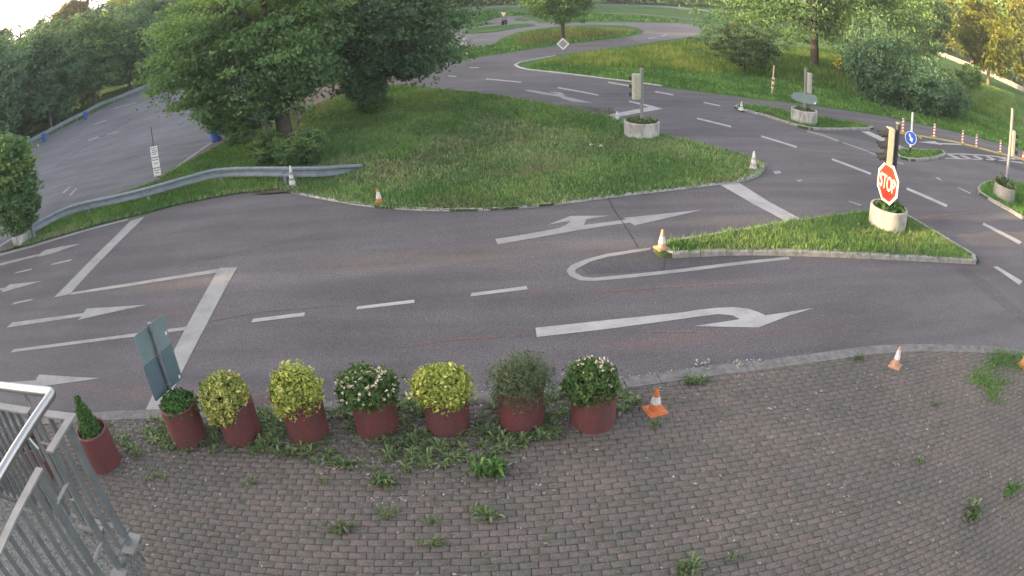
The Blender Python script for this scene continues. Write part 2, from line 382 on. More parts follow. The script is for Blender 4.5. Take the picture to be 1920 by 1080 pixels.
# ------------------------------------------------------------------ foliage
def leaves(C, N, size, tone, flat=0.35, asp=1.0):
    """diamond-shaped leaves at centres C, each turned at random but mostly lying along N"""
    n = len(C); d = rng.normal(size=(n, 3)); nn = N * (1.2 - flat) + d * 0.75; nn /= np.linalg.norm(nn, axis=1)[:, None]
    a = np.cross(nn, rng.normal(size=(n, 3))); a /= np.linalg.norm(a, axis=1)[:, None] + 1e-9; b = np.cross(nn, a)
    s = (size * (0.6 + 0.8 * rng.random(n)))[:, None]
    V = np.stack([C - a * s, C - b * s * asp * .5 - nn * s * .12, C + a * s, C + b * s * asp * .5 - nn * s * .12], 1).reshape(-1, 3)
    return V, np.arange(4 * n).reshape(n, 4), tone
def crown_mesh(name, rad, nclump, per, size, mat, base=0.35, seed=0, lobes=7, squash=0.5, droop=0.0, cl=0.075, bare=False):
    """crown around the origin: lobes of clumps of leaves, hollow towards the trunk, uneven outline"""
    g = np.random.default_rng(seed); rad = np.array(rad, float)
    L = g.normal(size=(lobes, 3)); L /= np.linalg.norm(L, axis=1)[:, None]; L[:, 2] = L[:, 2] * .8
    L *= (0.50 + .18 * g.random((lobes, 1))); lr = 0.36 + 0.20 * g.random(lobes)
    k = g.integers(0, lobes, nclump); d = g.normal(size=(nclump, 3)); d /= np.linalg.norm(d, axis=1)[:, None]
    rr = (base + (1 - base) * g.random(nclump) ** 0.55)
    P = L[k] + d * (lr[k] * rr)[:, None]
    q = g.random(nclump) < 0.35; P[q] = (d * (0.45 + 0.42 * g.random((nclump, 1))))[q]
    C = P * rad; C[:, 2] -= droop * (np.hypot(P[:, 0], P[:, 1])) ** 2
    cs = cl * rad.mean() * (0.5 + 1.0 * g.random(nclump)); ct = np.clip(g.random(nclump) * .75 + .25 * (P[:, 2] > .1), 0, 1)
    if bare:   # bare stem: no foliage round the lower trunk
        kp = ~((P[:, 2] < .12) & (np.abs(P[:, 0]) < .14) & (P[:, 1] < .25)) & ~((P[:, 2] < .1) & (np.hypot(P[:, 0], P[:, 1]) < .3)); C, P, cs, ct = C[kp], P[kp], cs[kp], ct[kp]; nclump = len(C)
    X = np.repeat(C, per, 0) + g.normal(size=(nclump * per, 3)) * np.repeat(cs, per)[:, None] * np.array([1, 1, squash])
    N = np.repeat(P / (np.linalg.norm(P, axis=1)[:, None] + 1e-6), per, 0) * 0.6 + np.array([0, 0, 0.7])
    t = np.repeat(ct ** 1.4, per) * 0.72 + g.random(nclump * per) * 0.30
    V, F, T = leaves(X, N, np.full(len(X), size), t)
    return fast_mesh(name, V, F, mat, T)
def trunk_mesh(name, h, r, crown_r, seed, mat, nl=7, lean=(0, 0), start=0.35):
    g = random.Random(seed); m = MB(); top = Vector((lean[0], lean[1], h))
    def pt(t): return Vector((lean[0] * t * t + 0.05 * math.sin(5 * t + seed), lean[1] * t * t + .05 * math.cos(4 * t + seed), h * t - 0.1))
    ts = [0, .04, .12, .3, .5, .7, .85, 1]
    m.tube([pt(t) for t in ts], [r * 1.45, r * 1.12, r, r * .88, r * .7, r * .48, r * .3, r * .1], 9)
    for i in range(nl):
        t = start + (0.92 - start) * i / max(1, nl - 1); a = g.random() * 6.28 + i * 2.4; b = pt(t); L = crown_r * (0.65 + .3 * g.random()) * (1.1 - .5 * t)
        d = Vector((math.cos(a), math.sin(a), 0))
        p1 = b + d * L * .4 + Vector((0, 0, L * .22)); p2 = b + d * L * .78 + Vector((g.uniform(-.2, .2), g.uniform(-.2, .2), L * .36)); p3 = p2 + d * L * .25 + Vector((0, 0, g.uniform(-.1, .25) * L))
        m.tube([b, p1, p2, p3], [r * .42 * (1.1 - .5 * t), r * .28, r * .15, r * .04], 6)
        for s in (-1, 1):
            e = p1 + Matrix.Rotation(s * g.uniform(.5, .9), 3, 'Z') @ d * L * .5 + Vector((0, 0, L * g.uniform(.05, .3)))
            m.tube([p1, (p1 + e) / 2 + Vector((0, 0, .04 * L)), e], [r * .18, r * .11, r * .03], 5)
    me = bpy.data.meshes.new(name); me.from_pydata(m.v, [], m.f); me.materials.append(mat)
    me.polygons.foreach_set('use_smooth', [True] * len(m.f)); return me
def tree(name, loc, label, cmesh, tmesh, cz, group=None, rz=0.0, s=1.0, coff=(0, 0), cs=None, cat='tree'):
    t = empty(name, loc, label, cat, group, rz)
    a = bpy.data.objects.new('trunk', tmesh); link(a, t); a.scale = (s, s, s)
    b = bpy.data.objects.new('crown', cmesh); link(b, t); b.location = (coff[0], coff[1], cz * s)
    b.scale = (s, s, s) if cs is None else (s * cs[0], s * cs[1], s * cs[2]); return t
def blades(P, z, hgt, wid, per, tone=None, spread=0.05, lean=0.5):
    n = len(P) * per; B = np.repeat(P, per, 0) + rng.normal(size=(n, 2)) * spread
    a = rng.random(n) * 6.283; h = hgt * (0.5 + rng.random(n)); w = wid * (0.6 + .8 * rng.random(n))
    dx, dy = np.cos(a), np.sin(a); l = lean * h * (0.3 + rng.random(n)); la = rng.random(n) * 6.283
    z = np.broadcast_to(z, n) if np.ndim(z) == 0 else np.repeat(z, per)
    v0 = np.stack([B[:, 0] - dx * w, B[:, 1] - dy * w, z], 1); v1 = np.stack([B[:, 0] + dx * w, B[:, 1] + dy * w, z], 1)
    v2 = np.stack([B[:, 0] + np.cos(la) * l, B[:, 1] + np.sin(la) * l, z + h], 1)
    V = np.stack([v0, v1, v2], 1).reshape(-1, 3)
    t = rng.random(n) if tone is None else np.repeat(tone, per) * .82 + rng.random(n) * .2
    return V, np.arange(3 * n).reshape(n, 3), t
def grass(name, poly, dens, hgt, wid, per, mat, z, label, fall=None, parent=None, **k):
    P = sample(poly, dens, fall=fall); big = np.sin(P[:, 0] * 1.3 + np.sin(P[:, 1] * 1.7)) * .2 + .42 + rng.normal(size=len(P)) * .34
    V, F, T = blades(P, z, hgt, wid, per, np.clip(big, 0, 1), **k)
    o = bpy.data.objects.new(name, fast_mesh(name, V, F, mat, T)); link(o, parent); o['kind'] = 'stuff'
    if parent is None: tag(o, label, 'grass')
    return o

# ------------------------------------------------------------------ GROUND
def big_sheet(name, x0, x1, y0, y1, z, mat): return sheet(name, [(x0, y0), (x1, y0), (x1, y1), (x0, y1)], z, mat)
ground = big_sheet('ground', -1500, 1500, -1500, 1500, 0.0, M_GROUND)

north = GP([(1980, 300), (1920, 283), (1847, 263), (1747, 238), (1647, 217), (1547, 202), (1413, 187), (1370, 180), (1290, 170), (1190, 158), (1090, 143),
            (1030, 136), (1000, 133), (980, 130), (966, 125), (965, 121), (975, 117), (1007, 111), (1050, 103), (1107, 95), (1207, 82), (1273, 73), (1310, 66), (1318, 56), (1300, 46),
            (1273, 43), (1160, 42.5), (1096, 42.5), (1045, 43), (1010, 43), (1000, 38), (977, 30), (946, 30), (931, 34), (907, 40), (930, 44.5), (907, 48), (875, 53), (834, 58), (800, 66),
            (800, 74), (832, 72), (868, 74), (856, 91)])
tongue = GP([(856, 91), (880, 89), (907, 88), (927, 83), (940, 72), (973, 60), (1023, 52), (1100, 46.5), (1173, 48), (1195, 52), (1208, 59), (1200, 65),
             (1173, 70), (1107, 78), (1057, 84), (1000, 92), (940, 101), (885, 110), (833, 118), (800, 125), (760, 134), (700, 140)])
road_pts = [Vector((-95, -8, 0)), Vector((48, -8, 0)), Vector((48, 15, 0))] + north + tongue + GP([(620, 132), (500, 128), (400, 126)]) + \
    [Vector((-34, 69, 0)), Vector((-35.5, 60, 0)), Vector((-35.3, 46.2, 0)), Vector((-37.5, 41.6, 0)), Vector((-43, 38.5, 0)), Vector((-60, 33, 0)), Vector((-95, 27, 0))]
road = sheet('road', road_pts, 0.004, M_ASPH)
# the car park is an older, bluer surface
lot_pts = [Vector((-34, 69, 0)), Vector((-35.5, 60, 0)), Vector((-35.3, 46.2, 0)), Vector((-37.5, 41.6, 0)), Vector((-43, 38.5, 0)), Vector((-60, 33, 0)), Vector((-60, 16, 0)), Vector((-20, 15.6, 0))] + \
    GP([(20, 455), (120, 400), (230, 362), (300, 336), (360, 296), (400, 265), (445, 242), (540, 205), (640, 168), (655, 150), (600, 135)])
parking_lot = sheet('parking_lot', lot_pts, 0.007, M_PARK)
dirt_path = sheet('worn_patch', GP([(520, 236), (640, 178), (650, 158), (600, 150), (540, 190), (500, 225)]), 0.010, M_WEAR_SUN)
track = sheet('practice_track', GP([(1273, 72), (1310, 65), (1318, 56), (1300, 46.5), (1273, 43.5), (1160, 43), (1096, 43), (1045, 43.5), (1010, 43.5), (1000, 38.5), (977, 30.5), (946, 30.5), (931, 34.5),
                   (909, 40), (932, 44.5), (907, 48.5), (875, 53.5), (834, 58.5), (802, 66), (800, 74), (832, 72.4), (868, 74.4), (857, 91), (880, 88.8), (907, 87.8), (927, 82.8),
                   (940, 71.8), (973, 59.8), (1023, 51.8), (1100, 46.3), (1173, 47.8), (1195, 51.8), (1209, 59), (1201, 65.3), (1173, 70.3), (1207, 81.5)]), 0.008, M_TRACK)
# worn track surface between the tongue and the main road
sheet('track_island', GP([(867, 62), (880, 64), (905, 62), (931, 60), (970, 53), (1004, 48.5), (990, 45), (976, 45.4), (935, 49), (905, 51.5), (880, 54.5), (869, 58)]), 0.06, M_GROUND, 0.06)
sheet('track_island', GP([(963, 37), (970, 39.5), (985, 40), (992, 37), (978, 33.5), (968, 34)]), 0.06, M_GROUND, 0.06)
far_path = sheet('far_path', GP([(1117, 24), (1200, 26), (1270, 32), (1320, 38), (1322, 40.3), (1270, 33.6), (1200, 27.6), (1117, 25.2)]), 0.012, M_TRACK)
side_path = sheet('side_path', GP([(1690, 168), (1760, 186), (1840, 208), (1920, 238), (1920, 222), (1850, 199), (1780, 179), (1700, 160)]), 0.012, M_TRACK)
dark_patch = sheet('resurfaced_patch', GP([(1490, 240), (1620, 246), (1680, 250), (1750, 261), (1827, 280), (1920, 303), (1960, 330), (1920, 322), (1850, 302), (1770, 288), (1690, 282), (1640, 268), (1560, 252)]), 0.0065, M_DARKA)
sheet('resurfaced_patch', GP([(1225, 470), (1120, 485), (1085, 500), (1100, 515), (1240, 508), (1400, 494), (1480, 486), (1440, 478), (1290, 478)]), 0.0065, M_DARKA)
sheet('resurfaced_patch', GP([(1785, 503), (1848, 550), (1925, 614), (1925, 592), (1860, 534), (1808, 501)]), 0.0072, asphalt('asphalt_seam', (0.088, 0.083, 0.087), 0.2), parent=road)

def marking(name, pts, mat=None, z=0.011):
    return sheet(name, GP(pts), z, mat or M_PAINT, parent=road)
def z3(ox, oy, s, pts): return [(ox + a / s, oy + b / s) for a, b in pts]
Z4 = lambda *p: z3(0, 360, 3, p)
Z5 = lambda *p: z3(640, 360, 3, p)
Z6 = lambda *p: z3(1280, 360, 3, p)
Z2 = lambda *p: z3(640, 0, 3, p)
Z3 = lambda *p: z3(1280, 0, 3, p)
Z8 = lambda *p: z3(1100, 100, 4.695, p)
Z7 = lambda *p: z3(1560, 200, 4.153, p)
marking('lane_arrow', Z4((-40, 413), (-40, 428), (215, 362), (220, 366), (285, 350), (455, 292), (345, 308), (250, 330), (222, 350)))
marking('lane_dash', Z4((77, 462), (175, 441), (180, 431), (95, 451)))
marking('lane_dash', Z4((283, 415), (400, 389), (405, 379), (297, 404)))
marking('lane_arrow', Z4((-60, 545), (-60, 562), (15, 553), (10, 567), (240, 502), (55, 522), (25, 543)))
marking('lane_dash', Z4((65, 636), (180, 611), (188, 602), (82, 623)))
marking('lane_arrow', Z4((38, 765), (70, 736), (468, 684), (487, 658), (825, 637), (438, 722), (460, 702)))
marking('lane_line', Z4((60, 905), (78, 887), (1052, 760), (1040, 780)))
marking('lane_arrow', [(-30, 720), (67, 714), (74, 703), (187, 710), (60, 728), (64, 722.5), (-30, 728)])
marking('stop_line', Z4((735, 163), (815, 140), (760, 195), (402, 566), (385, 578), (305, 594), (370, 530), (640, 260)))
marking('lane_line', Z4((392, 581), (404, 567), (700, 520), (1000, 472), (1236, 434), (1222, 456), (1000, 489), (700, 536)))
marking('stop_line', [(407, 511), (412, 503), (445, 502), (421, 545), (390, 605), (324, 735), (300, 790), (262, 795), (285, 745), (328, 655), (379, 560)], M_PAINT)
marking('lane_dash', Z4((1413, 737), (1424, 716), (1715, 680), (1712, 700)), M_PAINTB)
marking('lane_dash', Z5((83, 664), (90, 647), (410, 608), (412, 626)), M_PAINTB)
marking('lane_dash', Z5((728, 590), (732, 571), (1042, 532), (1048, 550)), M_PAINTB)
marking('lane_arrow', Z5((867, 267), (1000, 246), (1150, 220), (1225, 205), (1265, 187), (1290, 166), (1240, 172), (1160, 187), (1290, 137), (1510, 135), (1380, 155), (1363, 188), (1480, 174), (1600, 158), (1588, 148), (1780, 128), (2030, 102), (1880, 138), (1650, 190), (1622, 174), (1480, 194), (1300, 223), (1100, 259), (880, 297)))
marking('guide_line', Z5((1750, 314), (1640, 328), (1500, 349), (1380, 379), (1290, 415), (1266, 445), (1284, 475), (1340, 500), (1420, 504), (1600, 488), (1800, 466), (2000, 444)) +
        Z6((200, 427), (400, 403), (605, 380), (592, 367), (400, 386), (200, 409)) + Z5((1920, 434), (1800, 447), (1600, 468), (1420, 485), (1360, 480), (1315, 455), (1318, 438), (1400, 394), (1500, 367), (1640, 344), (1735, 328)), M_PAINT)
marking('lane_arrow', Z5((1092, 767), (1500, 723), (1920, 680)) + Z6((100, 664), (200, 654), (290, 651), (370, 660), (430, 680), (465, 697), (560, 683), (740, 655), (600, 697), (428, 765), (250, 762), (62, 757), (190, 738), (322, 719), (280, 697), (200, 690), (100, 702), (0, 716)) + Z5((1500, 773), (1100, 819)), M_PAINTB)
marking('stop_line', [(1350, 347), (1385, 343), (1440, 378), (1503, 412), (1474, 416), (1410, 382)], M_PAINTB)
for a, b, c, d in [((1307, 221), (1371, 236.5), (1371, 239.5), (1307, 224)), ((1428, 254.5), (1495, 275), (1493, 278), (1427, 257.5)), ((1561, 297.5), (1634, 325), (1632, 328.5), (1559, 300.5)),
                   ((1701, 352), (1777, 385), (1774, 389), (1699, 356)), ((1844, 418), (1916, 454), (1911, 459), (1842, 422)), ((1862, 501), (1870, 500.5), (1917, 528), (1911, 535)),
                   ((1046, 163.5), (1122, 177.5), (1122, 179.8), (1046, 166)), ((911, 147.2), (977, 153.6), (977, 155.5), (911, 149.3)), ((1140, 153.5), (1181, 160.5), (1179, 162.5), (1140, 155.7)), ((1229, 171), (1263, 177.3), (1262, 179.5), (1228, 173.3)),
                   ((1320, 191.5), (1351, 197.8), (1350, 200), (1319, 193.6)), ((840, 142), (856, 143), (856, 144.5), (840, 143.5)), ((880, 126.5), (898, 126.3), (898, 127.6), (880, 127.8)), ((1240, 67), (1250, 64.5), (1251, 65.3), (1241, 68)), ((1215, 72), (1228, 70), (1229, 71), (1216, 73.2))]:
    marking('lane_dash', [a, b, c, d], M_PAINTB)
marking('lane_arrow', Z2((1030, 508), (1065, 507), (1200, 530), (1215, 531), (1165, 517), (1235, 520), (1262, 538), (1245, 540), (1330, 560), (1415, 582), (1300, 573), (1245, 556), (1225, 545), (1130, 531), (1040, 514)), M_PAINT)
marking('stop_line', Z8((130, 552), (300, 522), (450, 493), (548, 474), (372, 430), (375, 419), (570, 462), (670, 490), (500, 520), (300, 556), (200, 583)), M_PAINTB)
marking('stop_line', Z3((1003, 741), (1048, 740), (1160, 790), (1283, 850), (1240, 852), (1120, 796)), M_PAINTB)
marking('edge_line', Z3((698, 736), (790, 757), (882, 792), (870, 797), (780, 764), (700, 742)), M_PAINTF)
marking('edge_line', Z3((1045, 853), (1130, 880), (1245, 922), (1240, 928), (1120, 888), (1045, 860)), M_PAINTF)
marking('edge_line', Z3((900, 800), (1045, 850), (1040, 856), (896, 804)), M_PAINTF)
marking('edge_line', Z7((985, 628), (1085, 676), (1075, 682), (975, 633)), M_PAINTF)
marking('edge_line', Z7((800, 551), (830, 553), (860, 580), (830, 572)), M_PAINTF)
marking('edge_square', Z3((508, 965), (545, 961), (557, 975), (520, 981)), M_PAINT)
marking('edge_square', Z3((640, 1014), (665, 1011), (672, 1020), (648, 1024)), M_PAINTF)
marking('lane_arrow', Z7((668, 277), (800, 270), (825, 284), (1010, 291), (1010, 301), (850, 294), (857, 300), (760, 287)), M_PAINTB)
marking('faded_mark', Z7((130, 735), (220, 762), (235, 770), (215, 773), (130, 742)), M_PAINTF)
for q in [Z7((850, 368), (1000, 366), (1200, 378), (1350, 395), (1500, 425), (1500, 432), (1350, 402), (1200, 385), (1000, 373), (880, 376)),
          Z7((880, 400), (1000, 405), (1200, 410), (1380, 420), (1500, 440), (1500, 447), (1380, 427), (1200, 416), (1000, 411), (885, 406))]:
    marking('hatch_border', q, M_PAINTB)
for k, x in enumerate((890, 990, 1090, 1190, 1290, 1390)):
    dy = (x - 890) * .052
    marking('hatch_bar', Z7((x, 374 + dy), (x + 28, 374 + dy), (x + 115, 405 + dy), (x + 80, 405 + dy)), M_PAINTB)
for k, q in enumerate([Z3((150, 184 * 3), (0, 0), (0, 0))][:0]): pass
# edge lines on the far bank of the lower road and along the top of the grass triangle
marking('edge_line', [(-20, 482), (60, 461), (120, 443), (180, 426), (240, 411), (240, 413.4), (180, 428.5), (120, 446), (60, 464.5), (-20, 486)], M_PAINT)
marking('edge_line', Z2((640, 502), (780, 519), (920, 540), (1080, 570), (1240, 604), (1240, 611), (1080, 578), (920, 548), (780, 526), (640, 508)), M_PAINT)
marking('edge_line', Z8((700, 722), (780, 750), (880, 790), (878, 797), (770, 758), (695, 731)), M_PAINTF)
# car park lines
LOTL = [((117, 361), (131, 350), (132, 352), (119, 363)), ((130, 366), (143, 353), (144, 354.5), (132, 368)), ((300, 336), (352, 297), (402, 263), (403, 265), (354, 299), (302, 338)), ((445, 252), (470, 244), (471, 246), (446, 254)),
        ((165, 262), (185, 256), (186, 258), (166, 264)), ((200, 252), (222, 246), (222, 247.5), (200, 253.6)), ((178, 232), (198, 225), (198, 226.4), (178, 233.5)), ((212, 204), (256, 192), (256, 193.3), (212, 205.4)), ((344, 182), (380, 178), (380, 180), (344, 184)),
        ((-10, 423), (12, 412), (12, 414), (-10, 426)), ((-10, 440), (14, 424), (14, 427), (-10, 443)), ((-10, 466), (24, 445), (24, 448), (-10, 470))]
for q in LOTL: sheet('parking_line', GP(q), 0.012, M_PAINTF if q[0][1] < 300 else M_PAINT, parent=parking_lot)
def strip(name, pts, wd, mat, z, parent):
    P = [Vector(p) for p in pts]; L = []; Rr = []
    for i, p in enumerate(P):
        d = (P[min(i + 1, len(P) - 1)] - P[max(i - 1, 0)]).normalized(); nrm = Vector((-d.y, d.x, 0)); L.append(p + nrm * wd / 2); Rr.append(p - nrm * wd / 2)
    return sheet(name, L + Rr[::-1], z, mat, parent=parent)
strip('tar_seam', GP([(105, 312), (150, 282), (205, 248), (235, 230), (262, 215), (300, 198), (345, 180)]), 0.10, M_CRACK, 0.0105, parking_lot)
strip('tar_seam', GP([(1139, 369), (1150, 392), (1168, 418), (1182, 440), (1197, 466)]), 0.018, M_CRACK, 0.0125, road)
strip('tar_seam', GP([(1243, 509), (1245, 500), (1247, 485)]), 0.014, M_CRACK, 0.0125, road)
strip('tar_seam', GP([(330, 504), (370, 489), (420, 480), (520, 458), (610, 436)]), 0.012, M_CRACK, 0.0082, road)
for q in [[(250, 458), (300, 445), (350, 434)], [(390, 604), (500, 585), (640, 574)]]: strip('tar_seam', GP(q), 0.01, M_CRACK, 0.0082, road)
for q, ww in [([(1120, 548), (1230, 540), (1350, 533), (1450, 530)], .05), ([(760, 650), (860, 636), (990, 628)], .05), ([(1700, 413), (1760, 404), (1830, 398)], .12), ([(1640, 425), (1760, 428), (1860, 440)], .06), ([(1200, 623), (1290, 622), (1340, 624)], .05)]:
    strip('scuff_and_sun_streak', GP(q), ww, M_WEAR_SUN, 0.0078, road)  # the two strips near the stop sign planter paint streaks of low sun

# ------------------------------------------------------------------ grass islands with kerbs
def resample(P, step):
    d = [0.0]
    for a, b in zip(P[:-1], P[1:]): d.append(d[-1] + (b - a).length)
    n = max(1, round(d[-1] / step)); out = []; k = 0
    for i in range(n + 1):
        t = d[-1] * i / n
        while k < len(P) - 2 and d[k + 1] < t: k += 1
        L = d[k + 1] - d[k]; out.append(P[k] + (P[k + 1] - P[k]) * min(1, max(0, (t - d[k]) / (L + 1e-9))))
    return out
def smoothline(P, n=4):
    out = []
    for i in range(len(P) - 1):
        p0, p1, p2, p3 = P[max(i - 1, 0)], P[i], P[i + 1], P[min(i + 2, len(P) - 1)]
        for k in range(n):
            t = k / n; out.append(0.5 * ((2 * p1) + (p2 - p0) * t + (2 * p0 - 5 * p1 + 4 * p2 - p3) * t * t + (3 * p1 - p0 - 3 * p2 + p3) * t**3))
    out.append(P[-1]); return out
def kerb(parent, pts, wd, h, stone, mat, gap=0.012, name='kerb_stone', inner=1, jit=0.006):
    """stones laid end to end along a line; wd is measured towards the left (inner=1) or right of it"""
    P = resample([Vector((p.x, p.y, 0)) for p in pts], stone)
    for a, b in zip(P[:-1], P[1:]):
        d = (b - a); L = d.length
        if L < stone * .25: continue
        d.normalize(); nn = Vector((-d.y, d.x, 0)) * inner; m = MB(); hh = h + rng.uniform(-jit, jit); a2 = a + d * gap / 2; b2 = b - d * gap / 2; off = nn * (-.014 + rng.uniform(-jit, jit) * .6)
        c = 0.018; v = []
        for p in (a2, b2):
            p = p + off
            v += [p + Vector((0, 0, -.05)), p + Vector((0, 0, hh - c)), p + nn * c + Vector((0, 0, hh)), p + nn * wd + Vector((0, 0, hh)), p + nn * wd + Vector((0, 0, -.05))]
        m.add(v, [(0, 5, 6, 1), (1, 6, 7, 2), (2, 7, 8, 3), (3, 8, 9, 4), (0, 1, 2, 3, 4), (9, 8, 7, 6, 5)])
        m.build(name, mat, parent)
def island(name, outline, z, mat): return sheet(name, outline, z, mat, z)

# the big triangle with the verge along the car park
tri_s = smoothline(GP([(545, 362), (600, 373), (650, 382), (700, 389), (760, 394), (850, 396.5), (920, 395), (1000, 389), (1070, 381), (1140, 372), (1220, 362), (1300, 353), (1390, 341)]), 3)
tri_e = smoothline(GP([(1390, 341), (1415, 334), (1430, 323), (1431, 314), (1423, 306), (1410, 300)]), 4)
tri_n = smoothline(GP([(1410, 300), (1370, 289), (1330, 277), (1290, 267), (1250, 258), (1215, 246), (1180, 233), (1130, 220), (1060, 204), (1000, 194), (940, 183), (880, 175), (830, 170), (760, 163), (700, 160), (655, 163)]), 2)
tri_w = GP([(640, 178), (580, 205), (520, 232), (445, 258), (400, 283), (360, 308), (320, 332), (300, 342), (240, 362), (180, 386), (100, 425), (62, 445), (20, 470), (0, 474), (60, 459), (120, 441), (180, 424), (240, 409), (268, 403), (330, 386), (400, 372), (460, 362), (520, 358)])
triangle = island('grass_verge', tri_s + tri_e[1:] + tri_n[1:] + tri_w, 0.05, M_LAWN)
kerb(triangle, tri_s, 0.10, 0.055, 1.0, M_KERBW, jit=.003)
kerb(triangle, tri_e, 0.14, 0.09, 0.4, M_KERBW)
kerb(triangle, tri_n[:28], 0.10, 0.06, 1.0, M_KERB, jit=.003)
sheet('bare_soil', GP([(470, 366), (520, 358), (560, 357), (590, 366), (560, 366), (540, 363), (500, 366)]), 0.054, M_DIRT)
def kdist(P, cx, cy, r): return np.exp(-((P[:, 0] - cx)**2 + (P[:, 1] - cy)**2) / r**2)
tri_poly = tri_s + tri_e[1:] + tri_n[1:] + tri_w
def dry(P):
    c = G(960, 235); d = G(800, 300); e = G(700, 330)
    return np.clip(1 - .72 * kdist(P, c.x, c.y, 3.6) - .55 * kdist(P, d.x, d.y, 2.6) - .3 * kdist(P, e.x, e.y, 2.4), .12, 1)
grass('grass_blades', tri_poly, 330, 0.09, 0.017, 4, M_GRASS, 0.05, None, fall=dry, parent=triangle)
grass('dry_thatch', [G(a, b) for a, b in [(1150, 205), (1150, 300), (900, 350), (600, 350), (560, 330), (800, 260), (900, 195)]], 120, 0.05, 0.010, 4, tonemat('dry_grass', (0.10, 0.09, 0.05), (0.17, 0.14, 0.085), (0.25, 0.21, 0.13), trans=.1), 0.05, None, parent=triangle, lean=1.1)
M_GRASSL = M_GRASSF
for n_, pl, dn, hh in [('grass_tuft', [(560, 350), (700, 380), (860, 392), (1050, 378), (1380, 338), (1410, 310), (1200, 285), (1050, 330), (760, 360)], 36, .10), ('grass_tuft', [(700, 165), (1000, 195), (1150, 225), (1120, 260), (900, 215), (760, 300), (640, 300), (560, 250), (640, 190)], 30, .12), ('verge_grass', [(240, 405), (400, 368), (520, 353), (500, 335), (400, 345), (250, 375), (100, 425), (60, 452)], 130, .12), ('verge_grass', [(445, 262), (300, 338), (420, 318), (520, 318), (540, 250)], 120, .11)]:
    grass(n_, [G(a, b) for a, b in pl], dn, hh * 1.35, 0.017, 6, M_GRASSF, 0.05, None, parent=triangle, lean=.9)

# island beside the stop sign
i4_s = smoothline(GP([(1226, 472), (1232, 480), (1245, 484), (1270, 484), (1300, 482), (1400, 479), (1500, 480.5), (1600, 484), (1700, 489), (1780, 493), (1829, 496)]), 3)
i4_n = smoothline(GP([(1829, 496), (1833, 489), (1800, 468), (1765, 447), (1720, 420), (1690, 404)]), 3)
i4_w = smoothline(GP([(1690, 404), (1640, 402), (1590, 406), (1500, 418), (1400, 435), (1320, 449), (1250, 460), (1232, 465), (1226, 472)]), 3)
i4 = island('traffic_island', i4_s + i4_n[1:] + i4_w[1:-1], 0.10, M_LAWN)
kerb(i4, i4_s, 0.12, 0.115, 0.55, M_KERB)
kerb(i4, i4_n, 0.12, 0.112, 0.5, M_KERB)
kerb(i4, i4_w, 0.10, 0.112, 0.7, M_KERB)
ip = i4_s + i4_n[1:] + i4_w[1:-1]; cen = sum(ip, Vector()) / len(ip)
ip2 = [cen + (p - cen) * .94 for p in ip]
grass('grass_blades', ip2, 420, 0.075, 0.008, 4, M_GRASS, 0.10, None, parent=i4)
grass('grass_tuft', ip2, 70, 0.12, 0.010, 6, M_GRASSF, 0.10, None, parent=i4)

def simple_island(outline, z, hh=.09, dens=90, wd=.12, st=.6, mat=M_KERB, n=2):
    L = smoothline(GP(outline + [outline[0]]), n); o = island('traffic_island', L[:-1], z, M_LAWN)
    area = sum(a.x * b.y - b.x * a.y for a, b in zip(L[:-1], L[1:]))
    kerb(o, L, wd, z + .015, st, mat, inner=1 if area > 0 else -1)
    c = sum(L[:-1], Vector()) / (len(L) - 1)
    grass('grass_blades', [c + (p - c) * .93 for p in L[:-1]], dens, hh, 0.012, 5, M_GRASSF, z, None, parent=o); return o
simple_island([(1377, 202), (1384, 207), (1430, 218), (1487, 236), (1520, 244), (1570, 245), (1613, 244.5), (1638, 243), (1630, 238), (1570, 229), (1500, 216), (1440, 205), (1385, 198)], 0.09, .10, 150)
simple_island([(1679, 286), (1680, 293), (1690, 299), (1713, 303), (1740, 301), (1762, 297.5), (1773, 291), (1765, 285), (1730, 284), (1690, 282)], 0.09, .06, 130, .12, .45)
i3_pts = [(1833, 356), (1836, 366), (1863, 381), (1897, 400), (1945, 425), (1990, 420), (1960, 370), (1920, 348), (1870, 342), (1845, 346)]
simple_island(i3_pts, 0.10, .10, 200)

# open field right of the track: meadow, mown by the road, tall and yellow further in
def field(name, pts, dens, h, wd, per, mat, z=0.0, **k):
    return grass(name, [G(a, b) for a, b in pts], dens, h, wd, per, mat, z, None, parent=ground, **k)
field('meadow_grass', [(985, 130), (1100, 142), (1290, 168), (1413, 185), (1547, 200), (1647, 215), (1747, 236), (1847, 261), (1920, 281), (1920, 240), (1800, 200), (1600, 150), (1400, 120), (1200, 100), (1010, 118)], 60, .12, .020, 4, M_GRASSF)
field('tall_grass', [(1010, 122), (1090, 106), (1200, 92), (1290, 80), (1400, 95), (1400, 142), (1330, 138), (1240, 131), (1150, 126), (1080, 124)], 42, .32, .018, 5, M_TALL, lean=.35)
field('tall_grass', [(1400, 95), (1600, 100), (1900, 180), (1920, 240), (1800, 205), (1640, 180), (1520, 160), (1400, 142)], 26, .40, .022, 5, tonemat('grass_mid', (0.055, 0.13, 0.035), (0.105, 0.20, 0.05), (0.27, 0.30, 0.10), trans=.3), lean=.4)
field('tall_grass', [(960, 72), (1060, 58), (1190, 60), (1150, 66), (1060, 76), (975, 86)], 26, .30, .03, 4, tonemat('grass_seed', (0.09, 0.13, 0.04), (0.17, 0.19, 0.07), (0.30, 0.28, 0.14), trans=.3), lean=.4)
field('meadow_grass', [(800, 124), (940, 100), (1173, 69), (1195, 60), (1060, 50), (975, 62), (930, 84), (860, 92), (800, 95)], 22, .14, .03, 4, M_GRASSF)
field('meadow_grass', [(820, 52), (905, 40), (960, 29), (1060, 25), (1270, 36), (1270, 42), (1060, 41), (940, 20), (840, 24)], 5, .25, .07, 4, M_GRASSF)
